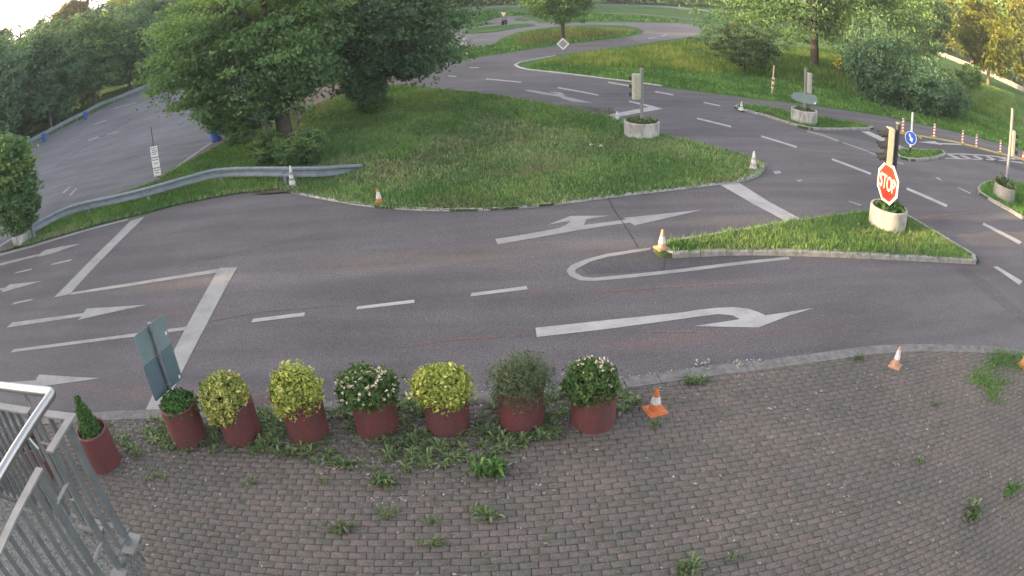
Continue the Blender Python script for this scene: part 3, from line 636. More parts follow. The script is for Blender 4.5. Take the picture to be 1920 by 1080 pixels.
kerb(road, smoothline(GP([(1240, 162), (1150, 150), (1090, 142.5), (1030, 135.5), (1000, 132.5), (980, 129.5), (966, 125), (965, 121), (975, 117), (1007, 111), (1040, 105)]), 2), .14, .05, 1.2, M_KERBW, inner=-1)
kerb(road, GP([(830, 71.5), (845, 71.8), (868, 74), (872, 77), (857, 91)]), .35, .12, 1.4, M_KERB)

# ------------------------------------------------------------------ FORECOURT: gutter stones, pavers
fc_edge = smoothline(GP([(-60, 800), (100, 783), (200, 776), (306, 772), (420, 770), (495, 766), (644, 755), (793, 746), (933, 738), (1061, 727), (1160, 716), (1240, 704), (1300, 695), (1463, 676), (1560, 663), (1633, 653), (1720, 649.5), (1813, 651), (1870, 655), (1920, 661), (1990, 676)]), 3)
forecourt = sheet('forecourt', [Vector((-9.5, -2, 0))] + fc_edge + [Vector((13, -2, 0))], 0.022, M_JOINT, 0.03)
kerb(forecourt, fc_edge, 0.26, 0.052, 0.5, M_KERBD, inner=-1, name='gutter_stone', jit=.004, gap=.01)
BAZ = 0.0328; bd = np.array([math.cos(BAZ), math.sin(BAZ)]); bp = np.array([-bd[1], bd[0]])
poly = [(p.x, p.y) for p in [Vector((-9.5, 1.0, 0))] + fc_edge + [Vector((13, 1.0, 0))]]
fe = np.array([(p.x, p.y) for p in fc_edge])
BR = []
for j in range(8, 82):
    off = 0.10 if j % 2 else 0.0
    off += 0.012 * math.sin(j * 2.1)
    for i in range(-50, 66):
        c = bd * (i * 0.2 + off) + bp * (j * 0.1); BR.append((c[0], c[1]))
BR = np.array(BR); BR = BR[inpoly(BR, poly)]
dm = np.array([np.min(np.hypot(fe[:, 0] - p[0], fe[:, 1] - p[1])) for p in BR]); BR = BR[dm > 0.20]
def fwd(P):
    d = np.stack([P[:, 0], P[:, 1], np.full(len(P), -CAM_H)], 1); X = d @ _r2; Y = d @ _u2; Z = d @ _f
    rr = np.hypot(X, Y); th = np.arctan2(rr, Z); r = _F * (th + _K1 * th**3); return 960 + r * X / rr, 540 - r * Y / rr
bx, by = fwd(BR)
keep = (bx > -60) & (bx < 1990) & (by < 1130); BR = BR[keep]; bx = bx[keep]; by = by[keep]
vis = (bx > 290) & (bx < 1905) & (by < 1066); dist = np.hypot(BR[:, 0], BR[:, 1]) + np.where(vis, 0, 1000)
order = np.argsort(dist); single = set(order[:300].tolist())
def brick_vf(tilt=True):
    l, w_, h, c = 0.0966, 0.0464, 0.020, 0.003; dz = rng.uniform(-.0025, .0025); tx, ty = rng.normal(0, .010, 2)
    v = [(-l, -w_, -h), (l, -w_, -h), (l, w_, -h), (-l, w_, -h), (-l, -w_, h * .2), (l, -w_, h * .2), (l, w_, h * .2), (-l, w_, h * .2), (-l + c, -w_ + c, h * .4), (l - c, -w_ + c, h * .4), (l - c, w_ - c, h * .4), (-l + c, w_ - c, h * .4)]
    v = [(x, y, z + dz + x * tx + y * ty) for x, y, z in v]
    return v, [(0, 1, 5, 4), (1, 2, 6, 5), (2, 3, 7, 6), (3, 0, 4, 7), (4, 5, 9, 8), (5, 6, 10, 9), (6, 7, 11, 10), (7, 4, 8, 11), (8, 9, 10, 11)]
var = []
for k in range(24):
    v, f = brick_vf(); var.append(fast_mesh('brick', np.array(v), np.array(f), M_BRICK, np.full(9, rng.random())))
VV = []; TT = []; FF = []; Rz = np.array([[bd[0], bd[1]], [bp[0], bp[1]]]); nb = 0
for i, (x, y) in enumerate(BR):
    a = BAZ + rng.normal(0, .008)
    if i in single:
        o = bpy.data.objects.new('brick', var[rng.integers(24)]); link(o, forecourt); o.location = (x, y, 0.034); o.rotation_euler = (0, 0, a)
    else:
        v, f = brick_vf(); v = np.array(v); xy = v[:, :2] @ np.array([[math.cos(a), math.sin(a)], [-math.sin(a), math.cos(a)]])
        VV.append(np.c_[xy + [x, y], v[:, 2] + 0.034]); FF.append(np.array(f) + nb); nb += 12; TT.append(np.full(9, rng.random()))
o = bpy.data.objects.new('brick_paving', fast_mesh('brick_paving', np.concatenate(VV), np.concatenate(FF), M_BRICK, np.concatenate(TT))); link(o, forecourt); o['kind'] = 'stuff'

# ------------------------------------------------------------------ weeds, dry litter, pebbles on the forecourt
ZF = 0.042
def rosette(cx, cy, z, r, n, up=0.35, wd=0.11):
    V = []; F = []; T = []
    for k in range(n):
        a = rng.random() * 6.283; L = r * (0.5 + .6 * rng.random()); e = up * (0.4 + rng.random()); w_ = L * wd
        d = np.array([math.cos(a), math.sin(a)]); q = np.array([-d[1], d[0]]); b = np.array([cx, cy]) + rng.normal(0, r * .08, 2)
        pts = [(*b, z), (*(b + d * L * .5 + q * w_), z + L * e), (*(b + d * L), z + L * e * .75), (*(b + d * L * .5 - q * w_), z + L * e)]
        k0 = len(V); V += pts; F.append((k0, k0 + 1, k0 + 2, k0 + 3)); T.append(rng.random())
    return V, F, T
def weed_obj(name, spots, mat, parent=None, label=None, cat=None, kind=None, group=None):
    V = []; F = []; T = []
    for (x, y, r, n, up) in spots:
        v, f, t = rosette(x, y, ZF, r, n, up); k = len(V); V += v; F += [tuple(i + k for i in q) for q in f]; T += t
    o = bpy.data.objects.new(name, fast_mesh(name, np.array(V), np.array(F), mat, np.array(T))); link(o, parent)
    return tag(o, label, cat, group, kind)
band = [G(a, b) for a, b in [(150, 795), (340, 788), (500, 776), (650, 768), (800, 760), (940, 750), (1060, 740), (1160, 728), (1200, 760), (1090, 815), (960, 850), (800, 890), (640, 890), (500, 860), (380, 850), (260, 860)]]
def clump(P):
    return np.clip(.45 + .55 * np.sin(P[:, 0] * 2.6 + 1.5 * np.sin(P[:, 1] * 3.1)) * np.cos(P[:, 1] * 3.7 + P[:, 0]), .08, 1)
B1 = sample(band, 170, fall=clump)
weed_obj('weeds', [(p[0], p[1], rng.uniform(.05, .16), rng.integers(9, 22), rng.uniform(.25, .8)) for p in B1], M_WEED, label='low green weeds growing through the pavers round the row of red pots', cat='weeds', kind='stuff')
allp = [G(a, b) for a, b in [(120, 800), (700, 760), (1180, 730), (1500, 690), (1800, 670), (1919, 680), (1919, 1079), (262, 1079)]]
B2 = sample(allp, 22.0)
weed_obj('weed_seedlings', [(p[0], p[1], rng.uniform(.015, .05), rng.integers(5, 10), rng.uniform(.3, .9)) for p in B2], M_WEED, parent=forecourt, kind='stuff')
corner = [G(a, b) for a, b in [(1826, 656), (1925, 668), (1925, 720), (1895, 715), (1875, 735), (1880, 765), (1850, 760), (1838, 728), (1808, 722), (1835, 695)]]
o = grass('corner_grass', corner, 620, .09, .007, 3, M_GRASSF, ZF - .006, 'bright green grass patch spreading over the pavers at the right edge', fall=clump, lean=1.0)
CL = [(295, 898, .16, 26, 'green grassy weed clump alone on the pavers below the signpost pot'), (725, 905, .20, 60, 'round leafy weed clump on the pavers below the pink flowered pot'), (925, 885, .25, 90, 'wide dark green grass clump on the pavers below the straggly shrub pot'),
      (730, 965, .16, 20, 'star shaped weed with long leaves in the middle of the near pavers'), (645, 998, .20, 55, 'flat spreading green weed patch on the near pavers, left of centre'), (905, 968, .20, 36, 'weed clump with one long stray leaf on the near pavers'),
      (815, 982, .12, 26, 'small upright weed above its twin low rosette near the bottom centre'), (810, 1020, .14, 34, 'low round rosette weed near the bottom centre of the pavers'), (1225, 797, .13, 40, 'small grass tuft just in front of the orange cone'),
      (1310, 718, .22, 60, 'grass tuft growing out of the gutter right of the orange cone'), (1720, 870, .12, 30, 'weed tuft alone among the pavers on the right'), (1895, 925, .20, 70, 'bushy dark weed at the far right edge of the pavers'), (1820, 970, .22, 60, 'long sprawling weed at the lower right of the pavers'),
      (1290, 1072, .20, 60, 'green clump cut by the bottom edge right of centre'), (485, 840, .20, 40, 'large spiky leaved weed at the foot of the dull variegated pot'), (1610, 675, .14, 30, 'bright grass tuft on the gutter left of the pale cone'), (1752, 1000 - 240, .10, 22, 'little weed left of the corner grass'),
      (600, 905, .10, 18, 'yellowish small weed behind the leafy clump'), (470, 905, .12, 18, 'bluish green weed left of the yellowish small one'), (1375, 1050, .10, 26, 'small yellow green weed close to the bottom edge, right of centre')]
for x, y, r_, n_, lb in CL:
    p = G(x, y, ZF); weed_obj('weed_clump', [(p.x + rng.normal(0, r_ * .4), p.y + rng.normal(0, r_ * .22), r_ * rng.uniform(.4, .8), max(8, n_ // 3), rng.uniform(.4, 1.1)) for _ in range(6)], M_WEED if n_ < 70 else M_GRASSF, label=lb, cat='weed', group='weed clumps on the pavers')
def litter(name, P, s0, s1, mat, z, flat=True):
    n = len(P); a = rng.random(n) * 6.283; s = rng.uniform(s0, s1, n); d = np.stack([np.cos(a), np.sin(a)], 1) * s[:, None]; q = np.stack([-np.sin(a), np.cos(a)], 1) * (s * rng.uniform(.2, .6, n))[:, None]
    zz = lambda k: z + rng.random(n) * .014 * k
    V = np.stack([np.c_[P - d, zz(1)], np.c_[P - q, zz(.5)], np.c_[P + d, zz(1.3)], np.c_[P + q, zz(.6)]], 1).reshape(-1, 3)
    o = bpy.data.objects.new(name, fast_mesh(name, V, np.arange(4 * n).reshape(n, 4), mat, rng.random(n))); link(o, forecourt); o['kind'] = 'stuff'; return o
litter('dry_litter', sample(band + [], 620), .010, .030, M_DRY, ZF)
litter('dry_litter', sample([G(a, b_) for a, b_ in [(120, 800), (300, 790), (380, 830), (640, 880), (1000, 850), (1100, 900), (800, 960), (500, 960), (250, 960)]], 170, fall=clump), .010, .028, M_DRY, ZF)
litter('dry_litter', sample(allp, 60, fall=clump), .010, .035, M_DRY, ZF)
gut = [G(a, b) for a, b in [(120, 782), (306, 770), (500, 762), (800, 742), (1061, 722), (1200, 706), (1420, 676), (1420, 690), (1200, 722), (1061, 742), (800, 762), (500, 784), (306, 790), (120, 800)]]
litter('gutter_litter', sample(gut, 520), .010, .030, M_PEB, 0.036)
peb = MB()
for p in sample(allp, 1.0):
    s = rng.uniform(.008, .022); peb.lathe([(.001, 0), (s, s * .2), (s * .8, s * .7), (.001, s)], (p[0], p[1], ZF), 6)
o = peb.build('pebbles', M_PEB, forecourt); o['kind'] = 'stuff'
for x, y, s in [(1318, 682, .10), (1384, 684, .07), (1424, 678, .035), (1465, 680, .04)]:
    V = rng.normal(0, s * .5, (26, 3)); p = G(x, y, .04)
    c = np.repeat(V, 1, 0); c[:, 2] = np.abs(c[:, 2]) * .6
    v_, f_, t_ = leaves(c, np.tile([0, 0, 1.], (26, 1)), np.full(26, .03), rng.random(26) * .4 + .6)
    o = bpy.data.objects.new('dry_leaf_heap', fast_mesh('dry_leaf_heap', v_, f_, M_DRY, t_)); link(o, forecourt); o.location = p; o['kind'] = 'stuff'

# ------------------------------------------------------------------ TREES
TA = crown_mesh('crown', (4.4, 4.1, 4.5), 820, 80, .080, M_LEAF, .35, 11, 14, .28, .45, .085)
TB = crown_mesh('crown', (4.5, 3.9, 4.5), 850, 74, .080, M_LEAFD, .35, 12, 13, .30, .2, .085)
TR = crown_mesh('crown', (11.5, 8.2, 5.8), 1200, 56, .12, M_LEAF, .35, 13, 18, .30, 1.6, .070, True)
TC = crown_mesh('crown', (3.3, 3.2, 2.4), 460, 50, .085, M_LEAF, .3, 14, 8, .55, .1)
GEN = [crown_mesh('crown', (3.6, 3.6, 4.4), 520, 46, .15, m_, .35, 20 + i, 9, .6, .1) for i, m_ in enumerate((M_LEAFD, M_LEAFD, M_LEAF))]
GLIT = [crown_mesh('crown', (4.2, 4.2, 5.4), 300, 56, .22, m_, .45, 30 + i, 11, .5, .1, .095) for i, m_ in enumerate((M_LEAFL, M_LEAFL, M_LEAF))]
GBIG = crown_mesh('crown', (4.6, 4.6, 5.6), 420, 24, .34, M_LEAFD, .3, 41, 9, .7, .0)
BUSH = crown_mesh('crown', (2.4, 1.9, 2.0), 620, 40, .075, M_LEAFD, .25, 51, 9, .6, .0)
BUSHS = crown_mesh('crown', (1.0, .9, .8), 260, 34, .05, M_LEAF, .2, 52, 6, .6, .0)
BUSHD = crown_mesh('crown', (1.0, .9, .8), 260, 34, .055, M_LEAFD, .2, 58, 6, .6, .0)
BUSHT = crown_mesh('crown', (1.0, .95, 1.9), 520, 36, .062, M_LEAF, .2, 53, 9, .6, .0)
GOLD = crown_mesh('crown', (3.4, 3.4, 2.4), 420, 30, .17, M_LEAFY, .3, 54, 8, .6, .0)
BIRCH = crown_mesh('crown', (2.6, 2.6, 4.2), 190, 22, .13, M_LEAFL, .3, 55, 7, 1.2, .0)
T1 = trunk_mesh('trunk', 7.4, .30, 3.4, 1, M_BARK, 9, (-.5, 0), .2)
T2 = trunk_mesh('trunk', 7.4, .26, 3.2, 2, M_BARK, 9, (.5, 0), .22)
T3 = trunk_mesh('trunk', 8.5, .34, 6.0, 3, M_BARK, 9, (.2, 0), .32)
T4 = trunk_mesh('trunk', 5.2, .17, 2.3, 4, M_BARK, 7, (-.2, 0), .3)
TG = trunk_mesh('trunk', 9.5, .22, 2.9, 5, M_BARK, 7, (0, 0), .25)
TL = trunk_mesh('trunk', 12, .26, 3.2, 6, M_BARKL, 8, (0, 0), .15)
TS = trunk_mesh('trunk', 2.0, .08, 1.0, 7, M_BARK, 6, (0, 0), .1)
g = G(534, 276); t1_ = tree('broadleaf_tree', g, 'large broadleaf tree with drooping low branches standing at the guard rail by the car park', TA, T1, 4.8, coff=(-1.05, .2))
g = G(690, 214); t2_ = tree('broadleaf_tree', g, 'dense dark broadleaf tree in the grass triangle beside the main road', TB, T2, 4.6, coff=(.55, .3))
for t_, sp in ((t1_, [(-2.1, -.6, 1.6, 1.2, 1.0, .95), (-1.3, -.9, .95, .8, .8, .55), (-3.2, 0, 2.5, 1.2, 1, .8), (-.9, -.9, 1.5, 1.2, 1, .8), (-.1, -.5, 2.3, 1.1, .9, 1.2), (1.1, -.6, 2.6, 1.2, 1, 1.0)]), (t2_, [(.1, -.7, 1.4, 1.0, .9, 1.2), (1.9, -.4, 2.2, 1.5, 1.1, 1.1), (-1.6, -.5, 2.3, 1.3, 1, 1.0), (.7, -.9, 2.3, 1.3, 1, 1.1)])):
    for k_, (x, y, z, a_, b_, c_) in enumerate(sp):
        o = bpy.data.objects.new('low_branch', BUSHS if t_ is t1_ else BUSHD); link(o, t_); o.location = (x, y, z); o.scale = (a_, b_, c_); o.rotation_euler = (0, .2 * (-1) ** k_, k_ * 1.4)
g = G(1527, 128); tree('spreading_tree', g, 'big spreading tree with thick bare trunk in the meadow on the right', TR, T3, 6.3, coff=(-.6, 0))
g = G(1057, 76); tree('round_tree', g, 'small round crowned tree on the grass tongue between the bends, behind the diamond sign', TC, T4, 3.75, coff=(-.35, 0), cs=(1.02, 1, 1.05))
g = G(1818, 201); tree('young_tree', g, 'thin young tree right of the dense bush, beside the side path', BUSHS, trunk_mesh('trunk', 2.6, .07, .9, 8, M_BARK, 6, (.1, 0), .3), 2.35, cs=(1.45, 1.3, 1.4))
g = G(965, 62)
for i, (x, y, lb, k, cz, cs) in enumerate([(1665, 196, 'dense dark green bush in the meadow, left and highest of the group', BUSH, 2.1, (1.35, 1.1, 1.5)), (1712, 206, 'dense dark green bush in the middle of the meadow bushes', BUSH, 1.8, (1.25, 1.1, 1.2)), (1765, 214, 'low dark bush at the right end of the meadow bushes, nearest the road', BUSH, 1.35, (1.05, 1, .9)),
                                           (1642, 172, 'bush at the back of the meadow bushes, touching the big tree', BUSH, 2.4, (1.2, 1.1, 1.5))]):
    tree('bush', G(x, y), lb, k, TS, cz, 'bushes in the meadow', rz=i * 1.7, cs=cs, cat='bush')
tree('shrub', G(572, 312), 'leafy shrub growing over the end of the guard rail under the large tree', BUSHS, TS, .62, cs=(1.15, .9, .85), cat='shrub')
tree('shrub', G(505, 305), 'low shrub at the foot of the large tree behind the guard rail', BUSHS, TS, .5, rz=2, cs=(1.1, .9, .7), cat='shrub')
tree('shrub', G(700, 215), 'suckers and low leaves round the trunk of the dense dark tree', BUSHS, TS, .5, rz=1, cs=(.9, .8, .7), cat='shrub')
tree('flowering_bush', G(1578, 142), 'small bush with bright yellow leaves left of the dense bushes', crown_mesh('crown', (.8, .6, .45), 90, 24, .07, M_YFLOWER, .2, 56, 4), TS, .85, cat='bush')
tree('drooping_foliage', G(1395, 140), 'olive drooping foliage of the big spreading tree, low on its left side', crown_mesh('crown', (3.2, 1.8, 1.7), 260, 44, .075, tonemat('leaf_olive', (.06, .10, .05), (.11, .17, .075), (.24, .28, .11), trans=.3), .3, 57, 9, .3), TS, 1.75, cat='bush')  # hanging foliage of the big tree, added as a separate shrub shape
# the wood behind the car park
WL = 'dense dark green tree in the wood behind the car park guard rail'
WG = 'trees of the wood behind the car park'
spots = [(-48, 33, 1.0), (-44, 41, 1.05), (-52, 41, 1.2), (-41, 47, .95), (-49, 51, 1.15), (-39.5, 54, .9), (-46, 60, 1.1), (-39, 61, .9), (-44, 69, 1.1), (-38, 71, .95), (-37, 79, 1.05), (-45, 80, 1.2), (-30, 82, 1.0), (-24, 80, .95), (-18, 84, 1.0), (-30, 92, 1.2), (-20, 95, 1.15), (-12, 90, 1.0), (-60, 92, 1.5), (-50, 98, 1.5), (-70, 82, 1.4), (-40, 104, 1.45), (-58, 50, 1.25), (-56, 63, 1.2), (-54, 76, 1.25), (-63, 38, 1.2)]
for i, (x, y, s) in enumerate(spots):
    tree('wood_tree', (x, y, 0), WL, GEN[i % 3], TG, 4.9 if i % 2 else 4.3, WG, rz=i * 1.3, s=s * 1.22, cs=(1.15, 1.15, 1.05))
tree('broadleaf_tree', (46, 60, 0), 'leafy tree half behind the big spreading tree, its top in the sun', GLIT[2], TL, 6.4, s=.95, rz=1.0, cs=(1.2, 1.1, 1.0))
tree('broadleaf_tree', (57, 58, 0), 'tall leafy tree above the dense bushes, golden in the sun', GLIT[0], TL, 6.6, s=1.0, rz=2.2, cs=(1.15, 1.1, 1.05))
for i, (px, py, s) in enumerate([(60, 272, .6), (10, 300, .6), (120, 238, .6), (175, 205, .55), (250, 170, .6), (310, 150, .55)]):
    q = G(px - 20, py - 12); tree('wood_shrub', (q.x - 2, q.y + 1, 0), 'leafy undergrowth shrub along the guard rail of the wood', BUSH, TS, 1.3, 'undergrowth along the wood', rz=i * 2.1, cs=(1.4, 1.2, .9), cat='shrub')
for i, (x, y, lb) in enumerate([(-66, 62, 'tree with golden sunlit top, left of the pair above the wood'), (-60, 76, 'tree with golden sunlit top, right of the pair above the wood')]):
    t = tree('sunlit_top_tree', (x, y, 0), lb, GOLD, TL, 13.0, rz=i * 2., cs=(1.25, 1.25, 1.1)); t['category'] = 'tree'
for i, (x, y, lb) in enumerate([(-56, 86, 'tall feathery birch rising above the wood, left one'), (-48, 92, 'tall feathery birch rising above the wood, right one'), (-82, 62, 'thin birch against the pale sky at the far left')]):
    tree('birch_tree', (x, y, 0), lb, BIRCH, TL, 15.0, rz=i * 2., cs=(1.2, 1.2, 1.1))
# trees behind the far wall, catching the last sun
for i, (x, y, s) in enumerate([(86, 62, 1.5), (85, 72, 1.55), (84, 82, 1.6), (86, 93, 1.5), (84, 104, 1.55), (88, 116, 1.5), (85, 128, 1.6), (90, 142, 1.5), (86, 156, 1.5), (96, 68, 2.0), (98, 84, 2.1), (99, 100, 2.0), (100, 118, 2.1), (102, 138, 2.1), (84, 54, 1.5), (96, 52, 2.0), (92, 172, 1.7), (84, 186, 1.7), (78, 204, 1.8), (66, 196, 1.6)]):
    tree('roadside_tree', (x, y, 0), 'tall tree lit yellow green by the low sun behind the pale roadside wall', GLIT[i % 3], TL, 6.2, 'sunlit trees behind the far wall', rz=i * 1.9, s=s * 1.12, cs=(1.25, 1.25, 1.15))
# far wood closing the view
def wood(name, xs, ys, zs, n, per, size, mat, label, seed):
    g_ = np.random.default_rng(seed); k = g_.random(n); C = np.stack([np.interp(k, np.linspace(0, 1, len(xs)), xs) + g_.normal(0, 2.5, n), np.interp(k, np.linspace(0, 1, len(ys)), ys) + g_.normal(0, 2.5, n), 0 * k], 1)
    top = zs * (0.75 + .25 * np.sin(k * 61) * np.sin(k * 23 + 1)); C[:, 2] = g_.random(n) ** .8 * top
    X = np.repeat(C, per, 0) + g_.normal(0, .9, (n * per, 3)); t = np.repeat(g_.random(n), per) * .6 + g_.random(n * per) * .4
    V, F, T = leaves(X, np.tile([0, -.3, .8], (n * per, 1)), np.full(n * per, size), t)
    o = bpy.data.objects.new(name, fast_mesh(name, V, F, mat, T)); link(o); tag(o, label, 'wood', kind='stuff')
wood('far_wood', [-26, 0, 30, 60, 80], [128, 128, 130, 150, 205], 15, 1500, 22, .55, M_LEAFD, 'far dark wood closing the view behind the practice track', 91)
# row of trees out of the picture on the left that shades the ground
HOLE = [(-46.0, 8.5, 10.0)]
SL = 'dense tree in the row left of the car park, beyond the picture edge'
for i, y in enumerate((-24, -19, -14, -9, -4, 1.9, 14.6, 20, 26, 31, 36)):
    x = -50 + .8 * math.sin(i * 2.3)
    tree('shade_tree', (x, y, 0), SL, GBIG, TG, 6.0, 'trees left of the car park', rz=i * 1.1, s=1.25)
    tree('shade_tree', (x - 8, y + (1.5 if y > 10 else -1.5), 0), SL, GBIG, TG, 6.5, 'trees left of the car park', rz=i * 2.1, s=1.3)
for x, y in ((-50, 6), (-51, 11)): tree('shade_tree', (x, y, 0), SL, GBIG, TG, 5.6, 'trees left of the car park', rz=x, s=.80)

# ------------------------------------------------------------------ far wall and road
far_road = sheet('far_road', [(76.0, 40), (81.5, 40), (81.5, 240), (76.0, 240)], 0.012, M_TRACK)
wl = empty('roadside_barrier', (75, 100, 0), 'long pale concrete barrier beside the far road, lit by the low sun', 'barrier')
for k in range(34):
    y0 = -52 + k * 4.6
    m = MB(); m.add([(0, y0, 0), (.45, y0, 0), (.32, y0, .8), (.14, y0, .8), (0, y0 + 4.5, 0), (.45, y0 + 4.5, 0), (.32, y0 + 4.5, .8), (.14, y0 + 4.5, .8)], [(0, 1, 2, 3), (7, 6, 5, 4), (0, 3, 7, 4), (1, 5, 6, 2), (3, 2, 6, 7)])
    m.build('barrier_block', M_CONC, wl)
def guardrail(name, pts, zc, label, post_step=2.6, group=None, profile=True, end=None):
    P = smoothline(pts, 5); t = empty(name, (P[0].x, P[0].y, 0), label, 'guard rail', group); o = Vector((P[0].x, P[0].y, 0))
    prof = [(0.0, .155), (.045, .125), (.045, .075), (.0, .03), (.0, -.03), (.045, -.075), (.045, -.125), (0.0, -.155)]
    V = []; F = []; n = len(prof)
    for i, p in enumerate(P):
        d = (P[min(i + 1, len(P) - 1)] - P[max(i - 1, 0)]); d.z = 0; d.normalize(); nn = Vector((d.y, -d.x, 0))
        for a, b in prof: V.append(p - o + nn * (a * 1.4) + Vector((0, 0, b)))
    for i in range(len(P) - 1):
        for k in range(n - 1): F.append((i * n + k, (i + 1) * n + k, (i + 1) * n + k + 1, i * n + k + 1))
    m = MB(); m.add(V, F); b = m.build('rail_beam', M_GALV, t); so_ = b.modifiers.new('s', 'SOLIDIFY'); so_.thickness = .006
    for p in resample([Vector(q) for q in P], post_step)[:-1]:
        q = p - o; mm = MB(); mm.bar((q.x, q.y, 0), (q.x, q.y, max(.12, q.z + .08)), .09, .07); mm.build('post', M_GALV, t)
    return t
guardrail('guard_rail', [G(62, 428, .45), G(130, 394, .45), G(220, 373, .45), G(285, 357, .45), G(360, 336, .45), G(405, 325, .45), G(460, 322, .45), G(540, 322, .45), G(600, 322, .36), G(640, 319, .2), G(678, 317, .05)], .45, 'grey steel guard rail between the car park and the lower road')
guardrail('guard_rail', [G(24, 280, .45), G(60, 262, .45), G(96, 243, .45), G(130, 225, .45), G(155, 213, .45), G(188, 195, .45), G(221, 183, .45), G(268, 164, .45), G(330, 142, .45)], .45, 'weathered guard rail in front of the wood along the far side of the car park', 2.0)
guardrail('guard_rail', [G(860, 24, .4), G(907, 17, .4), G(960, 13.5, .4), G(1010, 11, .4), G(1117, 10, .4), G(1200, 11, .4), G(1270, 15, .4), G(1330, 21, .4)], .45, 'long guard rail at the very far end of the practice track', 4)
for i, (x, y) in enumerate([(98, 250)]):
    p = G(x, y); t = empty('stake', p, 'thin wooden stake at the far guard rail between two blue barrels', 'stake'); m = MB(); m.tube([(0, 0, 0), (-.03, 0, 1.35)], .04, 6); m.build('stake_pole', M_BARKL, t)

# ------------------------------------------------------------------ red planters in a row
def away(p, d): q = Vector((p.x, p.y, 0)); q.normalize(); return p + q * d
PH, PR = .60, .285
def planter(px, py, label, kind, rad=(.36, .36, .3), bz=.2, off=(0, 0), r=PR, h=PH, seed=0, leafm=None, n=900, size=.026, flowers=0):
    c = away(G(px, py, .03), r); t = empty('planter', (c.x, c.y, .03), label, 'planter', 'red concrete pots lined up along the road edge', rz=seed * .7)
    m = MB(); m.lathe([(.001, 0.0), (r * .985, 0), (r, .015), (r, h - .012), (r - .012, h), (r - .034, h), (r - .04, h - .012), (r - .042, h - .12), (.001, h - .12)], n=36); m.build('pot', M_POT, t, smooth=False)
    m = MB(); m.lathe([(r - .045, 0.004), (r * .6, .03), (.002, .045)], (0, 0, h - .1), 20, .02); m.build('soil', M_SOIL, t)
    gg = np.random.default_rng(100 + seed); cl = n // 9
    d = gg.normal(size=(cl, 3)); d /= np.linalg.norm(d, axis=1)[:, None]; rad = np.array(rad)
    if kind == 'cone':
        z = gg.random(cl) ** 1.3; a = gg.random(cl) * 6.283; zz_ = gg.random(cl); rr_ = np.sqrt(gg.random(cl)) * (1 - zz_ ** 1.6) * 1.05; P = np.stack([np.cos(a) * rr_, np.sin(a) * rr_, zz_ * 2 - 1], 1); d = np.stack([np.cos(a), np.sin(a), .5 + 0 * a], 1)
    elif kind == 'straggly':
        P = d * (0.55 + .6 * gg.random((cl, 1)) ** 2)
    else:
        L = gg.normal(size=(9, 3)); L /= np.linalg.norm(L, axis=1)[:, None]; bumpy = .86 + .38 * ((d @ L.T).max(1) - .55) + gg.normal(0, .06, cl) + (gg.random(cl) < .03) * .22
        P = d * (bumpy * (0.80 + .2 * gg.random(cl)))[:, None]
    P[:, 2] = np.where(P[:, 2] < -.75, -.75 + gg.random(cl) * .2, P[:, 2])
    X = np.repeat(P * rad, 9, 0) + gg.normal(0, size * 1.0, (cl * 9, 3)); N = np.repeat(d, 9, 0)
    tn = np.repeat(gg.random(cl), 9) * .45 + gg.random(cl * 9) * .55
    if kind == 'straggly':
        V, F, T = leaves(X, N + gg.normal(0, .8, N.shape), np.full(len(X), size), tn, asp=.3)
    else: V, F, T = leaves(X, N, np.full(len(X), size), tn)
    loc = (off[0] * math.cos(-seed * .7) - off[1] * math.sin(-seed * .7), off[0] * math.sin(-seed * .7) + off[1] * math.cos(-seed * .7), h - .1 + bz + rad[2] * .55)
    # a dark twiggy heart so the bush is not hollow
    b = bpy.data.objects.new('bush', fast_mesh('bush', V, F, leafm, T)); link(b, t); b.location = loc; b.rotation_euler = (0, 0, -seed * .7)
    m = MB()
    for k in range(14):
        a = k * 2.4; e = Vector((math.cos(a) * rad[0] * .7, math.sin(a) * rad[1] * .7, rad[2] * (.1 + .5 * ((k * 7) % 5) / 5))); m.tube([(0, 0, -loc[2] + h - .08), e * .4 + Vector((0, 0, -.1)), e], [.012, .008, .003], 5)
    m.build('twigs', M_BARK, b)
    if flowers:
        dd = gg.normal(size=(flowers, 3)); dd[:, 2] = np.abs(dd[:, 2]) * .8 - .15; dd[:, 1] -= .25; dd /= np.linalg.norm(dd, axis=1)[:, None]
        ctr = gg.random(flowers) < .5; q = np.array([.25, -.1, .96]); dd[ctr] = q + gg.normal(0, .32, (ctr.sum(), 3)); dd /= np.linalg.norm(dd, axis=1)[:, None]
        Xf = np.repeat(dd * rad * 1.04, 5, 0) + gg.normal(0, .010, (flowers * 5, 3))
        V, F, T = leaves(Xf, np.repeat(dd, 5, 0), np.full(len(Xf), .019), gg.random(len(Xf)), asp=1.0)
        f_ = bpy.data.objects.new('flowers', fast_mesh('flowers', V, F, M_FLOWER, T)); link(f_, b); f_['kind'] = 'stuff'
    return c
planter(208, 886, 'red pot with a small conical box shrub, nearest the railing', 'cone', (.20, .20, .34), .07, (-.04, .02), seed=1, leafm=M_BOX, n=7000, size=.020)
c2 = planter(364, 842, 'red pot with low green leaves holding the pole of the grey backed sign', 'round', (.24, .24, .17), .0, (0.02, .0), seed=2, leafm=M_BOX, n=2800, size=.030)
planter(464, 839, 'weathered red pot with a dull yellow and green bush hanging over its left side', 'round', (.33, .31, .35), -.06, (-.09, -.05), seed=3, leafm=M_VARIEG2, n=6500, size=.030)
planter(586, 835, 'red pot with the tallest bright yellow green variegated bush', 'round', (.32, .31, .34), -.01, (-.02, -.03), seed=4, leafm=M_VARIEG, n=6500, size=.029)
planter(714, 826, 'red pot with a broad dark bush covered in many pale pink flowers', 'round', (.40, .33, .25), .0, (-.05, -.03), seed=5, leafm=M_AZAL, n=6500, size=.027, flowers=75)
